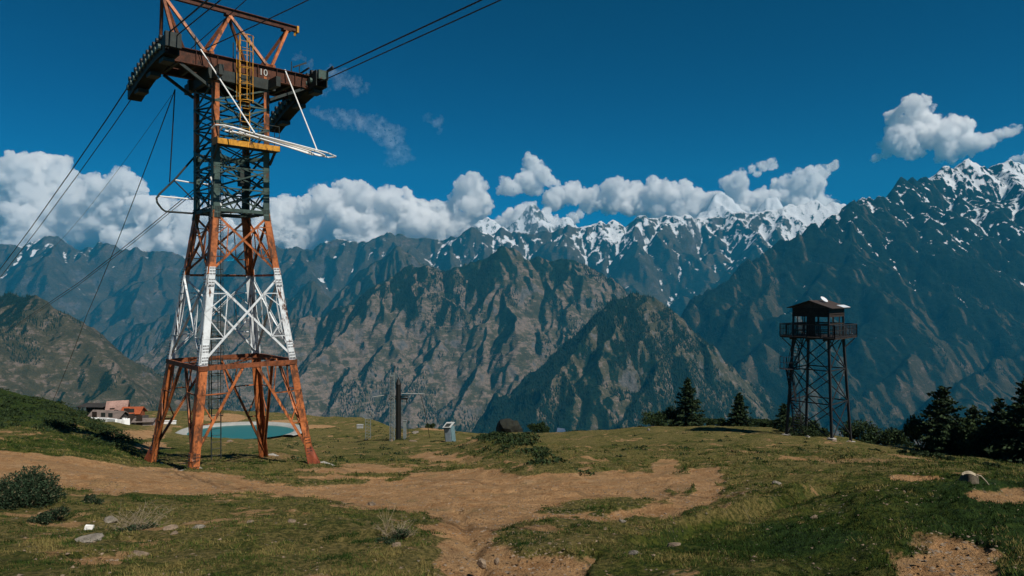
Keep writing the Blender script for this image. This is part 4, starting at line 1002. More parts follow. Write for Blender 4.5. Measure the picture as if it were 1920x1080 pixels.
# near shrubs
put(bush(1.5, .85, 80, name='juniper_shrub', mat=JUNI, n=15000, size=.05, lobes=22, stems=12), G(42, 14.6), 'broad dark juniper shrub in the lower left corner beside the dirt track', 'bush', None, dz=-.1)
put(bush(.9, .55, 81, name='juniper_shrub', mat=JUNI, n=6000, size=.045, lobes=12), G(-30, 15.6), 'dark juniper shrub cut off by the left edge behind the broad one', 'bush', dz=-.05)
put(bush(.75, .35, 84, name='juniper_shrub', mat=JUNI, n=4000, size=.04, lobes=10), G(95, 13.0), 'low juniper clump in front of the broad dark shrub', 'bush', dz=-.05)
put(bush(.42, .28, 82, name='juniper_shrub', mat=JUNI, n=1600, size=.035, lobes=6), G(172, 15.2), 'small juniper tuft just below the dirt track at the left', 'bush', dz=-.04)
def twigs(w, h, n, seed, name='dry_shrub', mat=TWIG, r=.005):
    rng = np.random.default_rng(seed); b = MB()
    for i in range(n):
        a = rng.random()*6.28; l = .5+.7*rng.random(); d = np.array([math.cos(a)*w*.5*l, math.sin(a)*w*.5*l, h*(.3+.8*rng.random())])
        s0 = np.array([rng.normal(0, w*.12), rng.normal(0, w*.12), -.03]); m_ = s0+d*.5+rng.normal(0, .03, 3); e = s0+d
        b.tube([s0, m_, e], r, 3, r1=r*.35)
        for k in range(3):
            q = m_+(e-m_)*rng.random(); b.tube([q, q+rng.normal(0, 1, 3)*w*.10], r*.6, 3, r1=r*.3)
    return b.build(name, mat)
put(twigs(1.0, .34, 70, 5), G(252, 12.4), 'tangle of dry grey twigs lying on the grass at the lower left', 'bush')
put(bush(.8, .22, 86, name='juniper_shrub', mat=JUNI, n=2600, size=.035, lobes=8), G(262, 12.2), 'flat dark growth under the tangle of dry grey twigs', 'bush', dz=-.04)
put(twigs(.55, .25, 46, 6), G(745, 10.9), 'small dark heap of twigs at the foot of the tall dry stalks', 'bush')
put(bush(.6, .2, 87, name='juniper_shrub', mat=JUNI, n=2000, size=.03, lobes=6), G(742, 10.7), 'dark low growth among the twigs left of the branching track', 'bush', dz=-.03)
b = MB()
for i in range(9):
    a = -1.2+i*.3; b.tube([(0, 0, 0), (math.sin(a)*.06, 0, .2), (math.sin(a)*.16, .02*i, .30+.08*((i*7) % 3))], .004, 4, r1=.002)
put(b.build('dry_stalks', STRAW), G(724, 11.2), 'fan of tall straw coloured stalks left of the branching track', 'plant')
b = MB(); b.tube([(0, 0, 0), (-.10, 0, .22), (-.2, 0, .42)], .0045, 4, r1=.002); b.tube([(-.12, 0, .26), (-.06, 0, .36)], .003, 4)
put(b.build('dry_stalk', STRAW), G(1412, 12.6), 'single thin bent stalk on the near right grass', 'plant')

# ------------------------------------------------------------------ stump, litter, stones
b = MB(); rng = np.random.default_rng(4); N = 14; ring = []
for k, (z, r) in enumerate(((-.1, .30), (.05, .23), (.2, .19), (.30, .175))):
    ring.append([(r*(1+.16*math.sin(3*a+k)+.08*math.sin(7*a))*math.cos(a), r*(1+.16*math.sin(3*a+k))*math.sin(a), z+.05*math.sin(2*a)*(k == 3)) for a in np.linspace(0, 2*math.pi, N, endpoint=False)])
vs = sum(ring, []); fs = [(k*N+i, k*N+(i+1) % N, (k+1)*N+(i+1) % N, (k+1)*N+i) for k in range(3) for i in range(N)]
b.add(vs, fs, 0); b.add(ring[3]+[(0, 0, .27)], [(i, (i+1) % N, N) for i in range(N)], 1)
st = b.build('tree_stump', [paint('stump_bark', (.10, .085, .06), .95, vary=.35, scale=9, bump=.8), paint('stump_wood', (.36, .31, .22), .9, vary=.3, scale=9)], smooth=True)
r_ = MB(); r_.tube([(.10, -.1, .30), (.22, -.12, .27), (.36, -.15, .12), (.46, -.2, -.05)], .022, 6, r1=.012); r_.build('bare_root', [paint('bleached_wood', (.34, .29, .21), .85, vary=.2, scale=8)], st, smooth=True)
put(st, G(1818, 14.3), 'weathered tree stump with a bleached root arching down its side', 'tree stump', s=.8, rz=.2)
b = MB(); b.add([(-.075, 0, 0), (.06, 0, .0), (.075, .01, .07), (-.06, 0, .065), (-.07, .06, 0), (.065, .05, 0), (.07, .06, .06), (-.065, .06, .075)], [(0, 1, 2, 3), (7, 6, 5, 4), (0, 4, 5, 1), (1, 5, 6, 2), (2, 6, 7, 3), (3, 7, 4, 0)])
o = b.build('litter', paint('white_card', (.85, .85, .83), .6, vary=.03, bump=0)); put(o, G(166, 12.1), 'crushed white carton lying on the near left grass', 'litter', rz=.15, dz=.0)
STONE = paint('pale_stone', (.20, .15, .105), .9, vary=.3, scale=7, bump=.8); STONEG = paint('grey_stone', (.19, .17, .14), .9, vary=.35, scale=7, bump=.8)
def stone(w, l, h, seed):
    rng = np.random.default_rng(seed); import bmesh
    bm = bmesh.new(); bmesh.ops.create_icosphere(bm, subdivisions=3, radius=1)
    pl = [(nrm(rng.normal(size=3)*np.array([1, 1, .7])), .45+.4*rng.random()) for _ in range(13)]
    for v in bm.verts:
        p = np.array(v.co); k = min([d/max(1e-3, p@n) for n, d in pl if p@n > .05]+[1.]); p = p*k*(1+.07*rng.normal()*.4)
        v.co = (p[0]*w/1.5, p[1]*l/1.5, p[2]*h/1.3)
    me = bpy.data.meshes.new('stone'); bm.to_mesh(me); bm.free(); me.materials.append(STONE if seed % 3 else STONEG)
    o = bpy.data.objects.new('stone', me); COL.objects.link(o); return o
SG = 'loose stones on the near slope'
for i, (px, py, d, w_, h_, lab) in enumerate([
    (903, 1045, 9.0, .17, .10, 'pale angular block, largest stone where the branching track is stony'),
    (930, 1035, 9.3, .09, .07, 'squarish stone touching the right side of the pale angular block'),
    (205, 967, 13.2, .34, .10, 'long flat stone left of the tangle of dry twigs'),
    (322, 1006, 11.6, .26, .09, 'flat stone at the right end of the tangle of dry twigs'),
    (328, 1021, 11.0, .15, .07, 'small pale stone just below the flat one by the dry twigs'),
    (372, 999, 11.8, .22, .07, 'pointed pale slab right of the flat stone by the dry twigs'),
    (469, 991, 12.2, .24, .06, 'thin tilted pale slab, one of the pair farthest from the dry twigs'),
    (547, 992, 12.2, .17, .06, 'rounded pale slab right of the thin tilted one'),
    (165, 1045, 10.1, .42, .07, 'broad half buried pinkish slab below the white carton'),
    (262, 1070, 9.5, .34, .06, 'half buried slab at the bottom edge right of the broad pinkish one'),
    (1265, 1033, 10.2, .22, .07, 'flat pinkish stone on the grass right of the stony patch'),
    (1190, 1048, 9.6, .20, .05, 'flat stone nearer than the pinkish one right of the stony patch'),
    (1527, 965, 12.6, .14, .10, 'upright pale stone on the dark grass of the near right slope'),
    (1578, 968, 12.6, .20, .10, 'grey stone right of the upright pale stone'),
    (1455, 912, 18, .30, .12, 'pale stone on the lip of the near right rise'),
    (745, 1038, 10.2, .14, .07, 'bluish stone beside the heap of twigs below the tall dry stalks'),
    (697, 946, 15.5, .20, .07, 'pale stone on the grass just below the track left of its branching'),
    (1165, 972, 13.0, .16, .08, 'small pale stone at the stony lower edge of the wide bend'),
    (735, 831, 73, .35, .25, 'pale stone at the foot of the lattice mast'),
    (774, 829, 72, 1.1, .22, 'long white stone right of the dark pointed pylon'),
    (779, 817, 84, 1.0, .35, 'grey white stone behind the long white one'),
    (1565, 834, 51.5, .5, .22, 'white stone at the nearest foot of the lookout tower'),
    (1593, 829, 52.5, .35, .2, 'small white stone right of the nearest foot of the lookout tower'),
    (1216, 812, 60, .35, .25, 'lone pale stone on the meadow crest below the conifers'),
    (940, 843, 44, .40, .22, 'pale stone on the dark scarp right of the middle'),
    (430, 826, 80, .9, .3, 'grey stone at the near rim of the pool')]):
    s = stone(w_, w_*.7, h_, 100+i); p = P(px, py, d); p[2] = float(ground_z(p[0], p[1])); put(s, p, lab, 'stone', SG, rz=i*1.3, dz=h_*.12)
put(stone(4.6, 3.4, 2.6, 151), G(955, 94), 'big dark rounded boulder on the skyline of the meadow', 'boulder')
bo = [o for o in SC.objects if o.get('category') == 'boulder'][0]; bo.name = 'boulder'; bo.data.materials.clear(); bo.data.materials.append(paint('dark_boulder', (.020, .022, .016), .95, vary=.4, scale=2, bump=.8))
# gravel: small stones nobody could count
def gravel():
    rng = np.random.default_rng(9); n = 60000; d = 6.5+rng.random(n)**1.5*30; px = -100+2120*rng.random(n)
    x = (px-960)/F*d; y = d; z = ground_z(x, y); dm, _, _ = dirt_mask(x, y, z)
    sel = rng.random(n) < (.03+.16*dm+.10*(bare_f(x, y) > .18)+.5*np.exp(-((px-1010)/90)**2-((540-F*z/y-1045)/45)**2)+.5*np.exp(-((px-1100)/140)**2-((540-F*z/y-966)/14)**2)+.35*np.exp(-((px-1810)/110)**2-((540-F*z/y-1045)/40)**2)+.3*np.exp(-((px-1480)/200)**2-((540-F*z/y-925)/14)**2))
    x, y, z = x[sel], y[sel], z[sel]; n = len(x)
    base = np.array([[1, 0, 0], [-.5, .87, 0], [-.5, -.87, 0], [.2, .1, .8], [0, 0, -.5]]); V = []; Fc = []
    s = (.010+.030*rng.random(n)**3)*(1+.0*y); a = rng.random(n)*6.28
    for i in range(n):
        c, q = math.cos(a[i]), math.sin(a[i]); bb = base*(1+.5*rng.normal(size=(5, 3))*.5)*s[i]*np.array([1, 1, .6])
        V.append(np.stack([bb[:, 0]*c-bb[:, 1]*q+x[i], bb[:, 0]*q+bb[:, 1]*c+y[i], bb[:, 2]+z[i]], 1))
        Fc.append(np.array([[0, 1, 3], [1, 2, 3], [2, 0, 3], [0, 2, 4]])+5*i)
    o = mesh_obj('gravel', np.concatenate(V), np.concatenate(Fc), STONE); tag(o, 'loose gravel strewn over the track and the bare patches', 'gravel', kind='stuff')
gravel()

# ------------------------------------------------------------------ grass
def grass():
    m, t, b = new_mat('grass_blades'); r = t('ShaderNodeAttribute', attribute_name='tone').outputs['Fac']
    c = t.mix(t.ramp(r, .1, .55, smooth=False), (.014, .034, .006), (.055, .088, .016)); c = t.mix(t.ramp(r, .62, .8), c, (.18, .145, .05))
    t.link(c, b.inputs['Base Color']); b.inputs['Specular IOR Level'].default_value = .1
    rng = np.random.default_rng(77); n = 170000
    d = np.exp(math.log(6.2)+rng.random(n)*(math.log(48)-math.log(6.2))); px = -160+2240*rng.random(n)
    x = (px-960)/F*d; y = d
    nt = 15000; per = 24      # tufts
    dt = np.exp(math.log(6.2)+rng.random(nt)*(math.log(40)-math.log(6.2))); xt = (-160+2240*rng.random(nt)-960)/F*dt; rt = .03+.09*rng.random(nt)**2*(1+dt/18)
    tx = (xt[:, None]+rng.normal(size=(nt, per))*rt[:, None]*1.2).ravel(); ty = (dt[:, None]+rng.normal(size=(nt, per))*rt[:, None]).ravel()
    tuft = np.r_[np.zeros(n), np.repeat(.5+rng.random(nt), per)]; ttone = np.r_[np.zeros(n), np.repeat(rng.normal(0, .28, nt), per)]
    x = np.r_[x, tx]; y = np.r_[y, np.maximum(ty, 6)]; n = len(x)
    cl = fbm(x, y, .45, 4, 90); z = ground_z(x, y); dm, pxx, py = dirt_mask(x, y, z); lu = lushness(x, y, pxx, py)
    bare = bare_f(x, y)
    keep = (rng.random(n) < np.clip(.42+2.4*cl+lu*1.6-2.6*np.maximum(bare-.14, 0)+.25*(tuft > 0), 0, 1)*(1-sstep(.15, .55, dm+cl*-.25)))
    x, y, z, lu, cl, tuft, ttone = x[keep], y[keep], z[keep], lu[keep], cl[keep], tuft[keep], ttone[keep]; n = len(x)
    h = (.016+.045*rng.random(n)**2)*(1+np.clip(y/16-1, 0, .7))*(1+cl*.6+lu*.4)*(.62+tuft*.42); a = rng.random(n)*6.28; w_ = .0045*(.6+.8*rng.random(n))*(1+np.clip(y/9-1, 0, 3.))
    ln = rng.normal(0, .55, (n, 2))*h[:, None]
    p0 = np.stack([x-np.cos(a)*w_, y-np.sin(a)*w_, z-.01], 1); p1 = np.stack([x+np.cos(a)*w_, y+np.sin(a)*w_, z-.01], 1); p2 = np.stack([x+ln[:, 0], y+ln[:, 1], z+h], 1)
    V = np.stack([p0, p1, p2], 1).reshape(-1, 3)
    tone = np.clip(ttone+rng.random(n)*.55+.22+fbm(x, y, .9, 4, 99)*1.5-lu*.75, 0, 1)
    o = mesh_obj('grass', V, np.arange(3*n).reshape(-1, 3), m, attrs={'tone': np.repeat(tone, 3)}); tag(o, 'short tufted grass, green and straw coloured, over the near slope', 'grass', kind='stuff')
grass()
def scrub_cover():      # the low scrub that covers the left hill and dots the middle ground
    rng = np.random.default_rng(5); C = []
    def clump(x, y, w_, h_, k):
        z = float(ground_z(x, y)); q = rng.normal(size=(k, 3)); q /= np.linalg.norm(q, axis=1)[:, None]; q *= (rng.random(k)**.4)[:, None]
        q = q*np.array([w_, w_*.8, h_]); q[:, 2] = np.abs(q[:, 2]); C.append(q+np.array([x, y, z-.03]))
    for i in range(520):
        px = -260+560*rng.random(); d = 38+26*rng.random(); x = (px-960)/F*d
        if fbm(x, d, 7., 3, 4) < -.28: continue
        lim = np.interp(px, [-260, 120, 220, 300], [64, 60, 50, 40])
        if d > lim+3: continue
        clump(x, d, .35+.5*rng.random(), .12+.26*rng.random(), 70)
    for i in range(130):
        px = 520+420*rng.random(); d = 34+90*rng.random(); x = (px-960)/F*d; clump(x, d, .25+.5*rng.random(), .12+.14*rng.random(), 34)
    for i in range(60):
        px = 1100+700*rng.random(); d = 30+30*rng.random(); x = (px-960)/F*d; clump(x, d, .15+.25*rng.random(), .08+.1*rng.random(), 26)
    for i in range(90):
        px = 640+1250*rng.random(); 
        d = np.interp(px, [640, 800, 980, 1200, 1480, 1600, 1720, 1900], [150, 100, 96, 73, 69, 66, 50, 38])-.5-2*rng.random(); x = (px-960)/F*d; clump(x, d, .2+.6*rng.random(), .1+.2*rng.random(), 40)
    # the dark lip of the bank
    for t_ in np.linspace(.12, 1, 110):
        p = P(905, 0, 52)*(1-t_)+P(1078, 0, 25)*t_; clump(p[0]-.5+rng.normal(0, .5), p[1]+rng.normal(0, .4), .35+.3*rng.random(), .09+.13*rng.random(), 60)
    C = np.concatenate(C); v, f_ = leaves(C, .13, rng, None, .6); o = mesh_obj('undergrowth', v, f_, SCRUB, attrs={'tone': np.repeat(rng.random(len(C)), 4)})
    tag(o, 'low dark scrub covering the left hill and dotted over the meadow', 'undergrowth', kind='stuff')
scrub_cover()
# ------------------------------------------------------------------ lookout tower
BRN = paint('dark_brown_wood', (.030, .020, .014), .8, vary=.35, scale=4); STL = paint('weathered_dark_steel', (.022, .021, .022), .6, vary=.3, rust=.15, rustcol=(.04, .018, .012))
SHEET = paint('pale_roof_sheet', (.62, .66, .70), .35, vary=.1); ROOFD = paint('dark_roof_sheet', (.045, .032, .026), .7, vary=.3)
WC = np.array([24.3, 55., 0.]); WB = np.array([24.3, 55., float(ground_z(24.3, 55.))])
look = empty('lookout_tower', WB, 'dark steel lookout tower with a roofed cabin and railed platform on the meadow edge', 'lookout tower')
ta = R(2.0); N1 = nrm((math.cos(ta)+math.sin(ta), math.cos(ta)-math.sin(ta), 0)); N2 = nrm((-math.cos(ta)+math.sin(ta), math.cos(ta)+math.sin(ta), 0))
def K(a, b_, z): return WC+a*N1+b_*N2+z*UZ-WB
zp = -3.85; zg = -12.0
def KR(z): return (1.95+max(0, zp-z)*(2.52-1.95)/(zp-zg))/math.sqrt(2)
def KP(c, z): return K(c[0]*KR(z), c[1]*KR(z), z)
for nm, c in CORN.items():
    q = KP(c, -12)+WB; g_ = float(ground_z(q[0], q[1]))-.3
    b = MB(); b.bar(KP(c, g_), KP(c, zp), .17, .17, up=N1); b.bar(KP(c, zp), KP(c, -1.55), .13, .13, up=N1); lg = b.build('leg', STL, look)
    b = MB(); b.box(KP(c, g_+.25), (.5, .5, .35), (N1, N2, UZ)); b.build('footing', CONC, lg)
for A, B, n in (('near', 'right', -N2), ('near', 'left', -N1), ('right', 'far', N1), ('left', 'far', N2)):
    a, c = CORN[A], CORN[B]; zz = [-11.6, -8.9, -6.35, zp]
    for i in range(3):
        b = MB()
        for p, q in ((KP(a, zz[i]), KP(c, zz[i+1])), (KP(c, zz[i]), KP(a, zz[i+1]))): b.bar(p, q, .06, .06)
        b.build('brace', STL, look)
        if i: b = MB(); b.bar(KP(a, zz[i]), KP(c, zz[i]), .08, .08); b.build('crossbar', STL, look)
PR = 3.0/math.sqrt(2)
b = MB(); b.box(K(0, 0, zp), (2*PR, 2*PR, .12), (N1, N2, UZ))
for k in (-1, 0, 1): b.box(K(0, k*1.3, zp-.12), (2*PR, .12, .14), (N1, N2, UZ))
for c in CORN.values(): b.bar(K(c[0]*PR*.95, c[1]*PR*.95, zp-.1), KP(c, zp-.9), .06)
b.build('platform', BRN, look)
for ax, s_ in ((0, -1), (0, 1), (1, -1), (1, 1)):
    b = MB(); f = (lambda u, z: K(u, s_*PR, z)) if ax == 0 else (lambda u, z: K(s_*PR, u, z))
    for u in np.linspace(-PR, PR, 5): b.bar(f(u, zp), f(u, zp+1.0), .06)
    b.bar(f(-PR, zp+1.0), f(PR, zp+1.0), .09, .07); b.bar(f(-PR, zp+.12), f(PR, zp+.12), .06)
    for u in np.linspace(-PR, PR, 31)[1:-1]: b.bar(f(u, zp+.1), f(u, zp+1.0), .022)
    b.bar(f(-PR, zp+.62), f(PR, zp+.62), .03)
    b.build('railing', STL, look)
cr = KR(zp)
ze = -1.55
for ax, s_ in ((0, -1), (0, 1), (1, -1), (1, 1)):
    f = (lambda u, z, o_=0.: K(u, s_*(cr+o_), z)) if ax == 0 else (lambda u, z, o_=0.: K(s_*(cr+o_), u, z))
    b = MB(); b.plate([f(-cr, ze-.62), f(cr, ze-.62), f(cr, ze), f(-cr, ze)], .04)
    for zz in (ze-.2, ze-.42, ze-.62): b.bar(f(-cr-.05, zz, .04), f(cr+.05, zz, .04), .05, .14)
    if ax == 1 and s_ == -1: b.plate([f(-.35, zp, .02), f(.30, zp, .02), f(.30, ze, .02), f(-.35, ze, .02)], .05)
    b.bar(f(-cr, zp+1.05), f(cr, zp+1.05), .08, .1)
    b.build('wall', BRN, look)
    b = MB()
    for u in (-.35, .35): b.bar(f(u*cr*1.3, zp, .0), f(u*cr*1.3, ze-.6, .0), .06)
    b.bar(f(-cr, zp+.5), f(cr, zp+.5), .05); b.build('window_frame', STL, look)
# gable roof, ridge along N1
b = MB(); ov = .38; e = cr+ov; rz_ = -.98; t_ = .05
b.plate([K(-e, -e, ze-.02), K(e, -e, ze-.02), K(e, 0, rz_), K(-e, 0, rz_)], t_); b.plate([K(e, e, ze-.02), K(-e, e, ze-.02), K(-e, 0, rz_-.01), K(e, 0, rz_-.01)], t_)
for s_ in (-1, 1): b.plate([K(s_*cr, -cr, ze), K(s_*cr, cr, ze), K(s_*cr, 0, rz_-.05)], .04)
rf = b.build('roof', ROOFD, look)
b = MB(); sl = (rz_-ze)/e
b.plate([K(.35, -e-.02, ze+.03), K(e+.03, -e-.02, ze+.03), K(e+.03, -e*.72, ze+e*.28*sl+.05), K(.35, -e*.72, ze+e*.28*sl+.05)], .02); b.build('roof_sheet', SHEET, rf)
b = MB(); n = 12; cc = K(-.15, -.5, -.92); ax_ = nrm(np.array([.4, -.6, .8])); u_ = nrm(np.cross(ax_, UZ)); v_ = np.cross(ax_, u_)
rings = [[cc+ax_*(.10*(r/.42)**2)+r*(u_*math.cos(a)+v_*math.sin(a)) for a in np.linspace(0, 2*math.pi, n, endpoint=False)] for r in (.04, .19, .32)]
vs = sum(rings, []); b.add(vs, [(k*n+i, k*n+(i+1) % n, (k+1)*n+(i+1) % n, (k+1)*n+i) for k in range(2) for i in range(n)]+[tuple(range(n))]); b.bar(cc, K(-.15, -.5, -1.25), .05)
b.build('dish', SHEET, rf)
# stair on the left face
Lq = KP(CORN['left'], -6.0)
b = MB(); lx = lambda dx, dy, z: np.array([Lq[0]+dx, Lq[1]+dy, z-WB[2]])
def flight(b, p, q, w_=.6, n=12):
    dv = nrm((q-p)*np.array([1, 1, 0])); sd = np.array([-dv[1], dv[0], 0])*w_/2
    for s_ in (-1, 1):
        b.bar(p+sd*s_, q+sd*s_, .04, .12); b.bar(p+sd*s_+UZ*.85, q+sd*s_+UZ*.85, .035)
        for k in (0, .33, .66, 1): m_ = lp(p, q, k)+sd*s_; b.bar(m_, m_+UZ*.85, .03)
    for k in range(n): m_ = lp(p, q, (k+.5)/n); b.bar(m_-sd, m_+sd, .2, .03)
landing = lx(-.35, -.5, -6.35)
b.box(landing, (1.3, .9, .05)); 
for dx, dy in ((-.6, -.4), (.6, -.4), (-.6, .4), (.6, .4)): b.bar(landing+np.array([dx, dy, 0]), landing+np.array([dx, dy, .95]), .04)
for zz in (.5, .95): b.bar(landing+np.array([-.6, -.4, zz]), landing+np.array([.6, -.4, zz]), .035); b.bar(landing+np.array([-.6, -.4, zz]), landing+np.array([-.6, .4, zz]), .035)
flight(b, landing+np.array([.3, .2, 0]), lx(.95, .6, zp)); l2 = lx(.1, -.2, -9.0); flight(b, l2, landing+np.array([.0, .2, 0])); flight(b, lx(.7, .5, -11.7), l2+np.array([.1, 0, 0]))
b.build('stairs', STL, look)

# ------------------------------------------------------------------ pylon, mast, lift wheel, cabinet
pb = G(747, 75); py = empty('pointed_pylon', pb, 'dark solid pylon with a pointed cap and cross arms standing on the meadow', 'pylon')
PGREY = paint('pale_galvanised', (.17, .20, .20), .5, vary=.2)
BLK = paint('near_black_steel', (.008, .009, .008), .6, vary=.2)
hp = 6.75
b = MB(); b.prism((0, 0, -.3), (0, 0, hp-.75), [(r_*math.cos(a), r_*math.sin(a)) for r_ in (.30,) for a in np.linspace(0, 2*math.pi, 9)[:-1]], [(.28*math.cos(a), .28*math.sin(a)) for a in np.linspace(0, 2*math.pi, 9)[:-1]]); b.build('pole', BLK, py)
b = MB(); b.prism((0, 0, hp-.75), (0, 0, hp), [(.34*math.cos(a), .34*math.sin(a)) for a in np.linspace(0, 2*math.pi, 9)[:-1]], [(.02*math.cos(a), .02*math.sin(a)) for a in np.linspace(0, 2*math.pi, 9)[:-1]]); b.build('pointed_cap', BLK, py)
for s_ in (-1, 1):
    b = MB(); z_ = 4.95; b.tube([(s_*.35, 0, z_+.05), (s_*2.85, -.1*s_, z_+(.02 if s_ > 0 else -.35))], .045, 6); b.build('arm', paint('arm_grey', (.34, .37, .37), .5), py)
    b = MB(); b.box((s_*.62, 0, 4.45), (.8, .35, .16)); b.box((s_*.62, 0, 4.72), (.8, .3, .08)); b.bar((s_*.9, 0, 4.45), (s_*.9, 0, 3.95), .08); b.build('bracket', BLK, py)
b = MB(); b.tube([(2.4, 0, 4.9), (2.9, 1, 2.2), (3.2, 2, -.5)], .03, 5); b.build('guy_wire', BLK, py)
mb_ = G(735.5, 74.6); mt = empty('lattice_mast', mb_, 'thin pale lattice mast rising right beside the dark pointed pylon', 'mast')
b = MB(); hh = 7.3; wd = .22
PGREY = paint('pale_galvanised', (.17, .20, .20), .5, vary=.2)
for c in ((-1, -1), (1, -1), (1, 1), (-1, 1)): b.bar((c[0]*wd, c[1]*wd, -.3), (c[0]*wd, c[1]*wd, hh), .05)
z = 0.; k = 0
while z < hh-.3:
    for (ax, ay, bx, by) in ((-1, -1, 1, -1), (1, -1, 1, 1), (1, 1, -1, 1), (-1, 1, -1, -1)):
        b.bar((ax*wd, ay*wd, z), (bx*wd, by*wd, z), .04); b.bar((ax*wd, ay*wd, z+(.3 if k % 2 else 0)), (bx*wd, by*wd, z+(0 if k % 2 else .3)), .032)
    z += .3; k += 1
b.build('lattice', PGREY, mt); b = MB(); b.bar((.2, 0, hh), (.25, 0, hh+.75), .05); b.build('antenna', BLK, mt); b = MB(); b.box((0, 0, hh-.4), (.55, .5, .08)); b.build('top_plate', PGREY, mt)
wb = G(690, 86); wl = empty('lift_wheel_post', wb, 'pale lattice post with a round wheel on top left of the pointed pylon', 'lift post')
b = MB()
for sx in (-.32, .32): b.bar((sx, 0, -.3), (sx, 0, 2.6), .06)
for k in range(7): b.bar((-.32, 0, k*.37), (.32, 0, (k+1)*.37), .035); b.bar((.32, 0, k*.37), (-.32, 0, k*.37), .03)
b.build('post', PGREY, wl); b = MB(); b.tube([(.75*math.cos(a), 0, 3.05+.5*math.sin(a)) for a in np.linspace(0, 2*math.pi, 17)], .05, 5)
for a in np.linspace(0, math.pi, 5)[:-1]: b.bar((.72*math.cos(a), 0, 3.05+.48*math.sin(a)), (-.72*math.cos(a), 0, 3.05-.48*math.sin(a)), .035)
b.build('wheel', PGREY, wl); b = MB(); b.bar((.2, 0, 3.3), (.75, .1, 2.4), .05); b.build('prop', BLK, wl)
for px, d, h_, m_, lab in ((759, 75.5, 2.1, PGREY, 'pale square post close to the right of the pointed pylon'), (765, 76, 2.0, DARKS, 'thin dark post right of the pale square one')):
    b = MB(); w_ = .32 if h_ > 2.05 else .07; b.box((0, 0, h_/2-.15), (w_, w_, h_+.3)); b.box((0, 0, h_+.03), (w_*1.25, w_*1.25, .06)); put(b.build('post', m_), G(px, d), lab, 'post', 'small posts beside the pylon')
cb = G(845, 71); cab = empty('cabinet', cb, 'pale blue metal cabinet leaning under a white tilted panel', 'cabinet'); cab.rotation_euler = (R(2), R(-6), R(-28))
b = MB(); b.box((0, 0, .72), (.85, .7, 1.75)); b.build('body', [paint('blue_grey_sheet', (.12, .20, .22), .5, vary=.15, rust=.1)], cab)
b = MB(); b.box((.0, -.365, .75), (.66, .03, 1.35)); b.build('door', [paint('light_blue_sheet', (.30, .38, .44), .45, vary=.1)], cab)
b = MB(); b.plate([(-.5, -.5, 1.57), (.48, -.5, 1.57), (.48, .42, 1.95), (-.5, .42, 1.95)], .05); pn = b.build('roof_panel', [paint('white_panel', (.45, .47, .46), .35, vary=.1)], cab)
b = MB(); b.plate([(-.3, -.40, 1.66), (.28, -.40, 1.66), (.28, .1, 1.88), (-.3, .1, 1.88)], .03); b.build('dark_cell', [DARKS], pn)
# blue tent and white block far off
b = MB(); b.add([(-.6, -.4, 0), (.6, -.4, 0), (.6, .4, 0), (-.6, .4, 0), (-.45, 0, .5), (.45, 0, .38)], [(0, 1, 5, 4), (2, 3, 4, 5), (3, 0, 4), (1, 2, 5)])
put(b.build('tent', paint('blue_tarp', (.02, .055, .11), .6, vary=.1)), G(1052, 86), 'small blue tarpaulin shelter on the skyline right of the round bush', 'tent')
b = MB(); b.box((0, 0, .3), (1.0, .6, .7)); b.box((0, 0, .68), (1.1, .7, .07)); put(b.build('crate', paint('dull_white', (.32, .33, .32), .7)), G(675, 118), 'tiny white crate on the far meadow left of the lift post', 'crate')

# ------------------------------------------------------------------ pool
WM, t, bs = new_mat('pool_water'); bs.inputs['Base Color'].default_value = (.02, .12, .115, 1); bs.inputs['Specular IOR Level'].default_value = .2; bs.inputs['Roughness'].default_value = .3; bs.inputs['IOR'].default_value = 1.33
n = t.noise(t('ShaderNodeNewGeometry').outputs['Position'], 1.2, 4, .6); bp = t('ShaderNodeBump'); bp.inputs['Strength'].default_value = .25; t.link(n, bp.inputs['Height']); t.link(bp.outputs[0], bs.inputs['Normal'])
def ell(rx, ry, z, n=72, ph=0): return [(POOL[0]+rx*math.cos(a), POOL[1]+ry*math.sin(a), z) for a in np.linspace(0, 2*math.pi, n, endpoint=False)]
b = MB(); b.add(ell(8.0, 5.4, POOL[2]), [tuple(range(72))]); o = b.build('pool_water', WM); tag(o, kind='structure')
b = MB(); n = 72; prof = [(7.4, 4.9, -.6), (8.0, 5.35, .06), (8.25, 5.6, .22), (8.3, 5.65, .24), (9.0, 6.0, .36), (9.5, 6.3, .38), (9.9, 6.5, .05)]
vs = []
for k, (rx, ry, dz) in enumerate(prof):
    for p in ell(rx, ry, POOL[2]+dz):
        fr = .5+.5*math.sin(math.atan2(p[1]-POOL[1], p[0]-POOL[0])); vs.append((p[0], p[1], p[2]-(1-sstep(.1, .75, fr))*max(0, dz)*1.05-(1-sstep(0, .3, fr))*.1))
b.add(vs, [(k*n+i, k*n+(i+1) % n, (k+1)*n+(i+1) % n, (k+1)*n+i) for k in range(len(prof)-1) for i in range(n) if not 42 < i < 67])
o = b.build('pool_rim', paint('pale_concrete', (.30, .31, .30), .85, vary=.12, scale=1.2), smooth=False); tag(o, 'pale concrete rim curving round the far side of the small pool', 'pool rim')

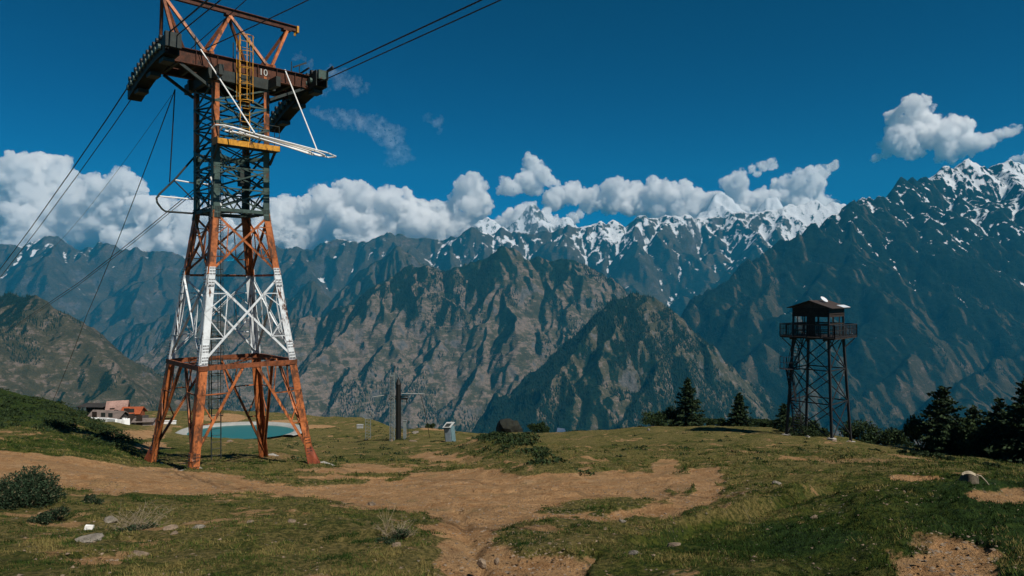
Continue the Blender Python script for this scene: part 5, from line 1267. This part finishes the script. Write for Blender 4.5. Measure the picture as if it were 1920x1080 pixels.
# ------------------------------------------------------------------ huts
PINK = paint('faded_pink_roof', (.30, .19, .16), .7, vary=.25, scale=.8); GREYR = paint('grey_brown_roof', (.16, .13, .115), .8, vary=.25, scale=.8); OR2 = paint('orange_red_roof', (.32, .08, .03), .6, vary=.2, scale=.8)
DW = paint('dark_hut_wall', (.035, .032, .03), .9, vary=.3, scale=.8); PW = paint('pale_hut_wall', (.33, .28, .25), .9, vary=.2, scale=.8); WT = paint('white_tarpaulin', (.82, .84, .84), .6, vary=.04, scale=.5)
def hut(px, d, w_, dp, hw, hr, rz, wm, rm, label, doors=1, windows=1, lift=0., chim=False):
    g_ = G(px, d); r = empty('hut', g_, label, 'hut', 'huts of the hamlet below the left hill'); r.rotation_euler = (0, 0, rz); r.location.z += lift
    b = MB(); b.box((0, 0, hw/2-.4), (w_, dp, hw+.8)); b.add([(-w_/2, -dp/2, hw), (-w_/2, dp/2, hw), (-w_/2, 0, hw+hr), (w_/2, -dp/2, hw), (w_/2, dp/2, hw), (w_/2, 0, hw+hr)], [(0, 1, 2), (5, 4, 3)]); b.build('wall', wm, r)
    b = MB(); o_ = .35; sl = hr/(dp/2)
    for s_ in (-1, 1): b.plate([(-w_/2-o_, s_*(dp/2+o_), hw-o_*sl+.06), (w_/2+o_, s_*(dp/2+o_), hw-o_*sl+.06), (w_/2+o_, 0, hw+hr+.06), (-w_/2-o_, 0, hw+hr+.06)], .1)
    rf = b.build('roof', rm, r)
    for i in range(doors): b = MB(); b.box((-w_*.2, -dp/2-.03, .9), (.9, .06, 1.9)); b.build('door', BRN, r)
    for i in range(windows): b = MB(); b.box((w_*(.1+.25*i), -dp/2-.03, 1.4), (.8, .06, .7)); b.build('window', DARKS, r)
    return r
hut(205, 116, 5.6, 3.8, .35, 1.35, R(-12), DW, GREYR, 'widest hut with a low grey brown roof in the middle of the hamlet', windows=2)
hut(221, 123, 2.8, 2.8, 1.5, 1.3, R(20), PW, PINK, 'hut with a steep faded pink roof behind the widest hut', lift=.5)
hut(236, 121, 3.2, 2.8, .9, 1.2, R(-15), PW, PINK, 'lower faded pink roofed hut next to the orange red one', lift=.4)
hut(250, 120, 2.8, 2.4, 1.0, .8, R(5), paint('orange_wall', (.24, .07, .03), .8), OR2, 'small bright orange red hut at the right end of the hamlet', lift=.7)
hut(253, 113, 3.2, 2.6, .2, .9, R(35), DW, DW, 'dark tent shaped hut in front of the orange red one', windows=0)
hut(272, 112, 2.6, 2.0, .8, .3, R(10), PW, GREYR, 'low stone hut with a nearly flat roof right of the dark tent shaped one', windows=0)
hut(204, 131, 2.6, 2.4, 1.9, .4, R(0), PW, GREYR, 'square grey hut behind, between the open shed and the pink roof', windows=1)
sh = G(177, 124); s = empty('open_shed', sh, 'long dark open shed on thin posts at the left end of the hamlet', 'shed', 'huts of the hamlet below the left hill'); s.rotation_euler = (0, 0, R(-6))
b = MB()
for x_ in np.linspace(-2.2, 2.2, 7):
    for y_ in (-1, 1): b.bar((x_, y_, -.6), (x_, y_, 2.1), .1)
b.build('posts', DARKS, s); b = MB(); b.box((0, .98, .9), (4.5, .06, 2.4)); b.bar((-2.3, -1, 1.1), (2.3, -1, 1.1), .08); b.build('back_wall', DW, s); b = MB(); b.plate([(-2.5, -1.4, 2.15), (2.5, -1.4, 2.15), (2.5, 1.4, 2.4), (-2.5, 1.4, 2.4)], .1); b.build('roof', DW, s)
b = MB(); pts = [(153, 785), (166, 787), (173, 790), (186, 789), (203, 790), (218, 792), (230, 788), (236, 792), (232, 797), (243, 796)]
prev = None
for i, (px, py) in enumerate(pts):
    d = np.interp(py, [783, 798], [112, 104.]); q = G(px, d); prev2 = prev; prev = q
    if prev2 is not None: b.plate([prev2-UZ*.3, q-UZ*.3, q+UZ*(.75 if i < 7 else 1.0), prev2+UZ*.7], .35)
o0 = G(200, 108); b.v = [tuple(np.array(v)-o0) for v in b.v]
put(b.build('tarpaulin_wall', WT), o0, 'bright white tarpaulin barrier winding in front of the hamlet', 'barrier')
b = MB(); b.box((0, 0, .2), (3.2, .3, .6)); b.box((0, 0, .53), (3.3, .4, .08)); put(b.build('low_wall', WT), G(312, 118), 'short whitish wall between the hamlet and the ropeway tower', 'wall')
# ------------------------------------------------------------------ clouds (beyond the air box)
def cloud_mat(name, dens, col=(.995, .995, .995), an=.1, thr=(.38, .58), sc=.0042):
    m = bpy.data.materials.new(name); m.use_nodes = True; t = NT(m); t.n.remove(t.n['Principled BSDF'])
    v = t('ShaderNodeVolumeScatter'); v.inputs['Color'].default_value = (*col, 1); v.inputs['Anisotropy'].default_value = an
    pos = t('ShaderNodeNewGeometry').outputs['Position']
    n = t.noise(pos, sc, 8, .70, .4)
    t.link(t.math('MULTIPLY', t.ramp(n, *thr), dens), v.inputs['Density'])
    t.link(v.outputs[0], t.n['Material Output'].inputs['Volume']); m.cycles.volume_step_rate = .25; return m
CM = cloud_mat('cloud_vapour', .020)
_ico = {}
def ico(n):
    if n not in _ico:
        import bmesh
        bm = bmesh.new(); bmesh.ops.create_icosphere(bm, subdivisions=n, radius=1)
        _ico[n] = (np.array([v.co[:] for v in bm.verts]), np.array([[v.index for v in f.verts] for f in bm.faces])); bm.free()
    return _ico[n]
def cloud(puffs, d, label, seed=1, voxel=55., depth=1.2, subs=9, mat=None, flat=.8, amp=1., group=None, name='cloud'):
    d = 15900+(d-20800)*.5; voxel *= .4; rng = np.random.default_rng(seed); S = []
    for px, py, r in puffs:
        rr = r/F*d*1.1; c = P(px, py, d+rng.normal(0, rr*.4*depth)); S.append((c, rr))
        for k in range(int(subs*1.5)):
            v = nrm(rng.normal(size=3)+np.array([0, -.25, .35])); r2 = rr*(.28+.3*rng.random()); c2 = c+v*np.array([1.05, depth, .95])*rr*(.72+.25*rng.random()); S.append((c2, r2))
            for j in range(4):
                v = nrm(rng.normal(size=3)+np.array([0, -.2, .4])); S.append((c2+v*r2*.85, r2*(.3+.3*rng.random())))
    V = []; Fc = []; n = 0; o0 = np.mean([c for c, _ in S], axis=0)
    for c, r in S:
        if r < voxel*.7: continue
        v, f = ico(2 if r > 3*voxel else 1); V.append(v*r*np.array([1, 1, flat+.15])+c-o0); Fc.append(f+n); n += len(v)
    o = mesh_obj(name, np.concatenate(V), np.concatenate(Fc), mat or CM, smooth=True); o.location = Vector(o0)
    md = o.modifiers.new('skin', 'REMESH'); md.mode = 'VOXEL'; md.voxel_size = voxel; md.use_smooth_shade = True
    for sc_, st_ in ((230., 150.), (75., 95.), (28., 60.)):
        tx = bpy.data.textures.new('billow', 'CLOUDS'); tx.noise_scale = sc_; tx.noise_depth = 3
        dm = o.modifiers.new('billow', 'DISPLACE'); dm.texture = tx; dm.strength = st_*amp; dm.mid_level = .5; dm.texture_coords = 'GLOBAL'
    tag(o, label, 'cloud', group); return o
CG = 'cumulus clouds along the mountain range'
bank = [(-60, 330, 40), (0, 345, 32), (35, 335, 34), (75, 320, 34), (60, 370, 40), (110, 335, 26), (20, 400, 45), (110, 390, 45), (150, 375, 28), (185, 358, 26), (235, 352, 26), (215, 395, 42), (270, 390, 26), (310, 398, 24), (350, 400, 24), (160, 425, 40), (60, 440, 40), (-40, 430, 50), (300, 435, 38), (360, 440, 38), (420, 415, 30), (470, 405, 28), (430, 450, 36), (120, 455, 34), (190, 460, 34), (250, 458, 34), (0, 455, 34), (330, 470, 30), (400, 470, 30), (480, 455, 30)]
cloud(bank, 23500, 'tall white cumulus bank at the left edge behind the ropes', 3, group=CG)
bank2 = [(520, 395, 22), (548, 390, 20), (580, 395, 22), (540, 430, 36), (620, 380, 28), (665, 368, 28), (690, 385, 26), (640, 415, 40), (735, 378, 24), (760, 385, 22), (715, 415, 36), (800, 395, 18), (830, 400, 18), (790, 425, 34), (855, 390, 22), (885, 358, 24), (880, 385, 26), (900, 375, 14), (860, 420, 34), (590, 445, 36), (680, 445, 36), (500, 440, 30), (560, 458, 24), (640, 445, 24), (730, 440, 24), (830, 440, 24)]
cloud(bank2, 23800, 'long cumulus bank between the ropeway tower and the white peaks', 5, group=CG)
cloud([(997, 310, 14), (1015, 328, 17), (985, 338, 18), (958, 352, 16), (940, 358, 9), (1030, 342, 11), (1000, 352, 16)], 22500, 'ragged cloud with a small domed top above the left white peak', 7, voxel=42, flat=.75, group=CG)
cloud([(1040, 372, 20), (1070, 365, 20), (1105, 372, 17), (1128, 378, 14), (1148, 352, 17), (1165, 368, 20), (1200, 370, 22), (1238, 362, 24), (1275, 368, 22), (1305, 378, 18), (1335, 378, 16), (1240, 390, 24), (1300, 395, 24), (1180, 388, 18), (1370, 388, 18), (1215, 385, 22), (1270, 388, 24), (1330, 398, 22), (1150, 385, 16), (1100, 385, 14)], 23000, 'flat based cumulus row stretching right to the sharp white peak', 9, voxel=46, group=CG)
cloud([(985, 405, 22), (960, 415, 20), (1020, 412, 16), (940, 428, 18), (1040, 425, 14), (1088, 402, 8), (1075, 410, 10)], 21500, 'low cloud wrapped round the left white peak', 10, voxel=42, group=CG)
cloud([(1365, 345, 14), (1385, 340, 16), (1375, 362, 16), (1395, 358, 9)], 21800, 'upright cloud rising behind the sharp white peak', 11, voxel=40, group=CG)
cloud([(1412, 318, 8), (1430, 311, 10), (1448, 309, 9), (1420, 325, 6)], 22000, 'tiny shred of cloud above and right of the sharp white peak', 12, voxel=34, flat=.6, group=CG)
cloud([(1455, 348, 10), (1470, 343, 12), (1495, 345, 18), (1520, 335, 18), (1540, 325, 13), (1560, 312, 9), (1505, 362, 18), (1530, 352, 14), (1540, 378, 14), (1480, 378, 16), (1440, 382, 18), (1410, 380, 18), (1560, 385, 10), (1465, 370, 18), (1425, 368, 12), (1500, 385, 20), (1390, 395, 18), (1545, 395, 14)], 22300, 'cloud with a curled horn at its right tip sitting on the ridge', 13, voxel=42, group=CG)
cloud([(1715, 200, 19), (1728, 215, 17), (1700, 225, 24), (1680, 245, 20), (1690, 270, 24), (1728, 255, 28), (1715, 285, 14), (1765, 255, 22), (1790, 240, 22), (1808, 240, 14), (1775, 280, 20), (1800, 272, 20), (1830, 272, 16), (1785, 298, 10), (1850, 265, 11), (1868, 256, 11), (1885, 250, 10), (1902, 244, 9), (1660, 288, 8)], 20800, 'large detached cloud high above the dark right hand mountain', 15, voxel=44, group=CG)
cloud([(1640, 300, 7), (1648, 296, 6)], 20800, 'small puff at the lower left of the large detached cloud', 16, voxel=26, flat=.7, group=CG)
cloud([(1908, 302, 10), (1925, 300, 12)], 20900, 'cloud scrap at the right edge above the highest dark summit', 17, voxel=40, group=CG)
# thin high wisps
CW = cloud_mat('thin_vapour', .0013, thr=(.36, .66), sc=.004)
WG = 'thin high wisps right of the ropeway tower'
for i, (pf, lab) in enumerate([
    ([(600, 215, 10), (625, 222, 14), (655, 225, 16), (685, 232, 18), (712, 245, 20), (735, 262, 20), (745, 285, 18), (738, 302, 10), (760, 298, 10)], 'longest thin wisp curving down below the girder end'),
    ([(618, 140, 10), (640, 150, 16), (665, 160, 13), (685, 168, 8), (610, 170, 8)], 'thin wisp behind the right end of the girder'),
    ([(560, 110, 9), (572, 125, 9), (585, 140, 8)], 'faint wisp left of the one behind the girder end'),
    ([(805, 220, 5), (820, 230, 7), (828, 245, 5)], 'tiny faint wisp right of the longest one'),
    ([(585, 358, 7), (608, 353, 9), (632, 348, 7)], 'thin streak just above the cumulus bank right of the tower')]):
    cloud(pf, 24500, lab, 40+i, voxel=60 if i < 2 else 45, flat=.25, depth=.8, subs=8, mat=CW, amp=2.4, group=WG, name='cloud_wisp')
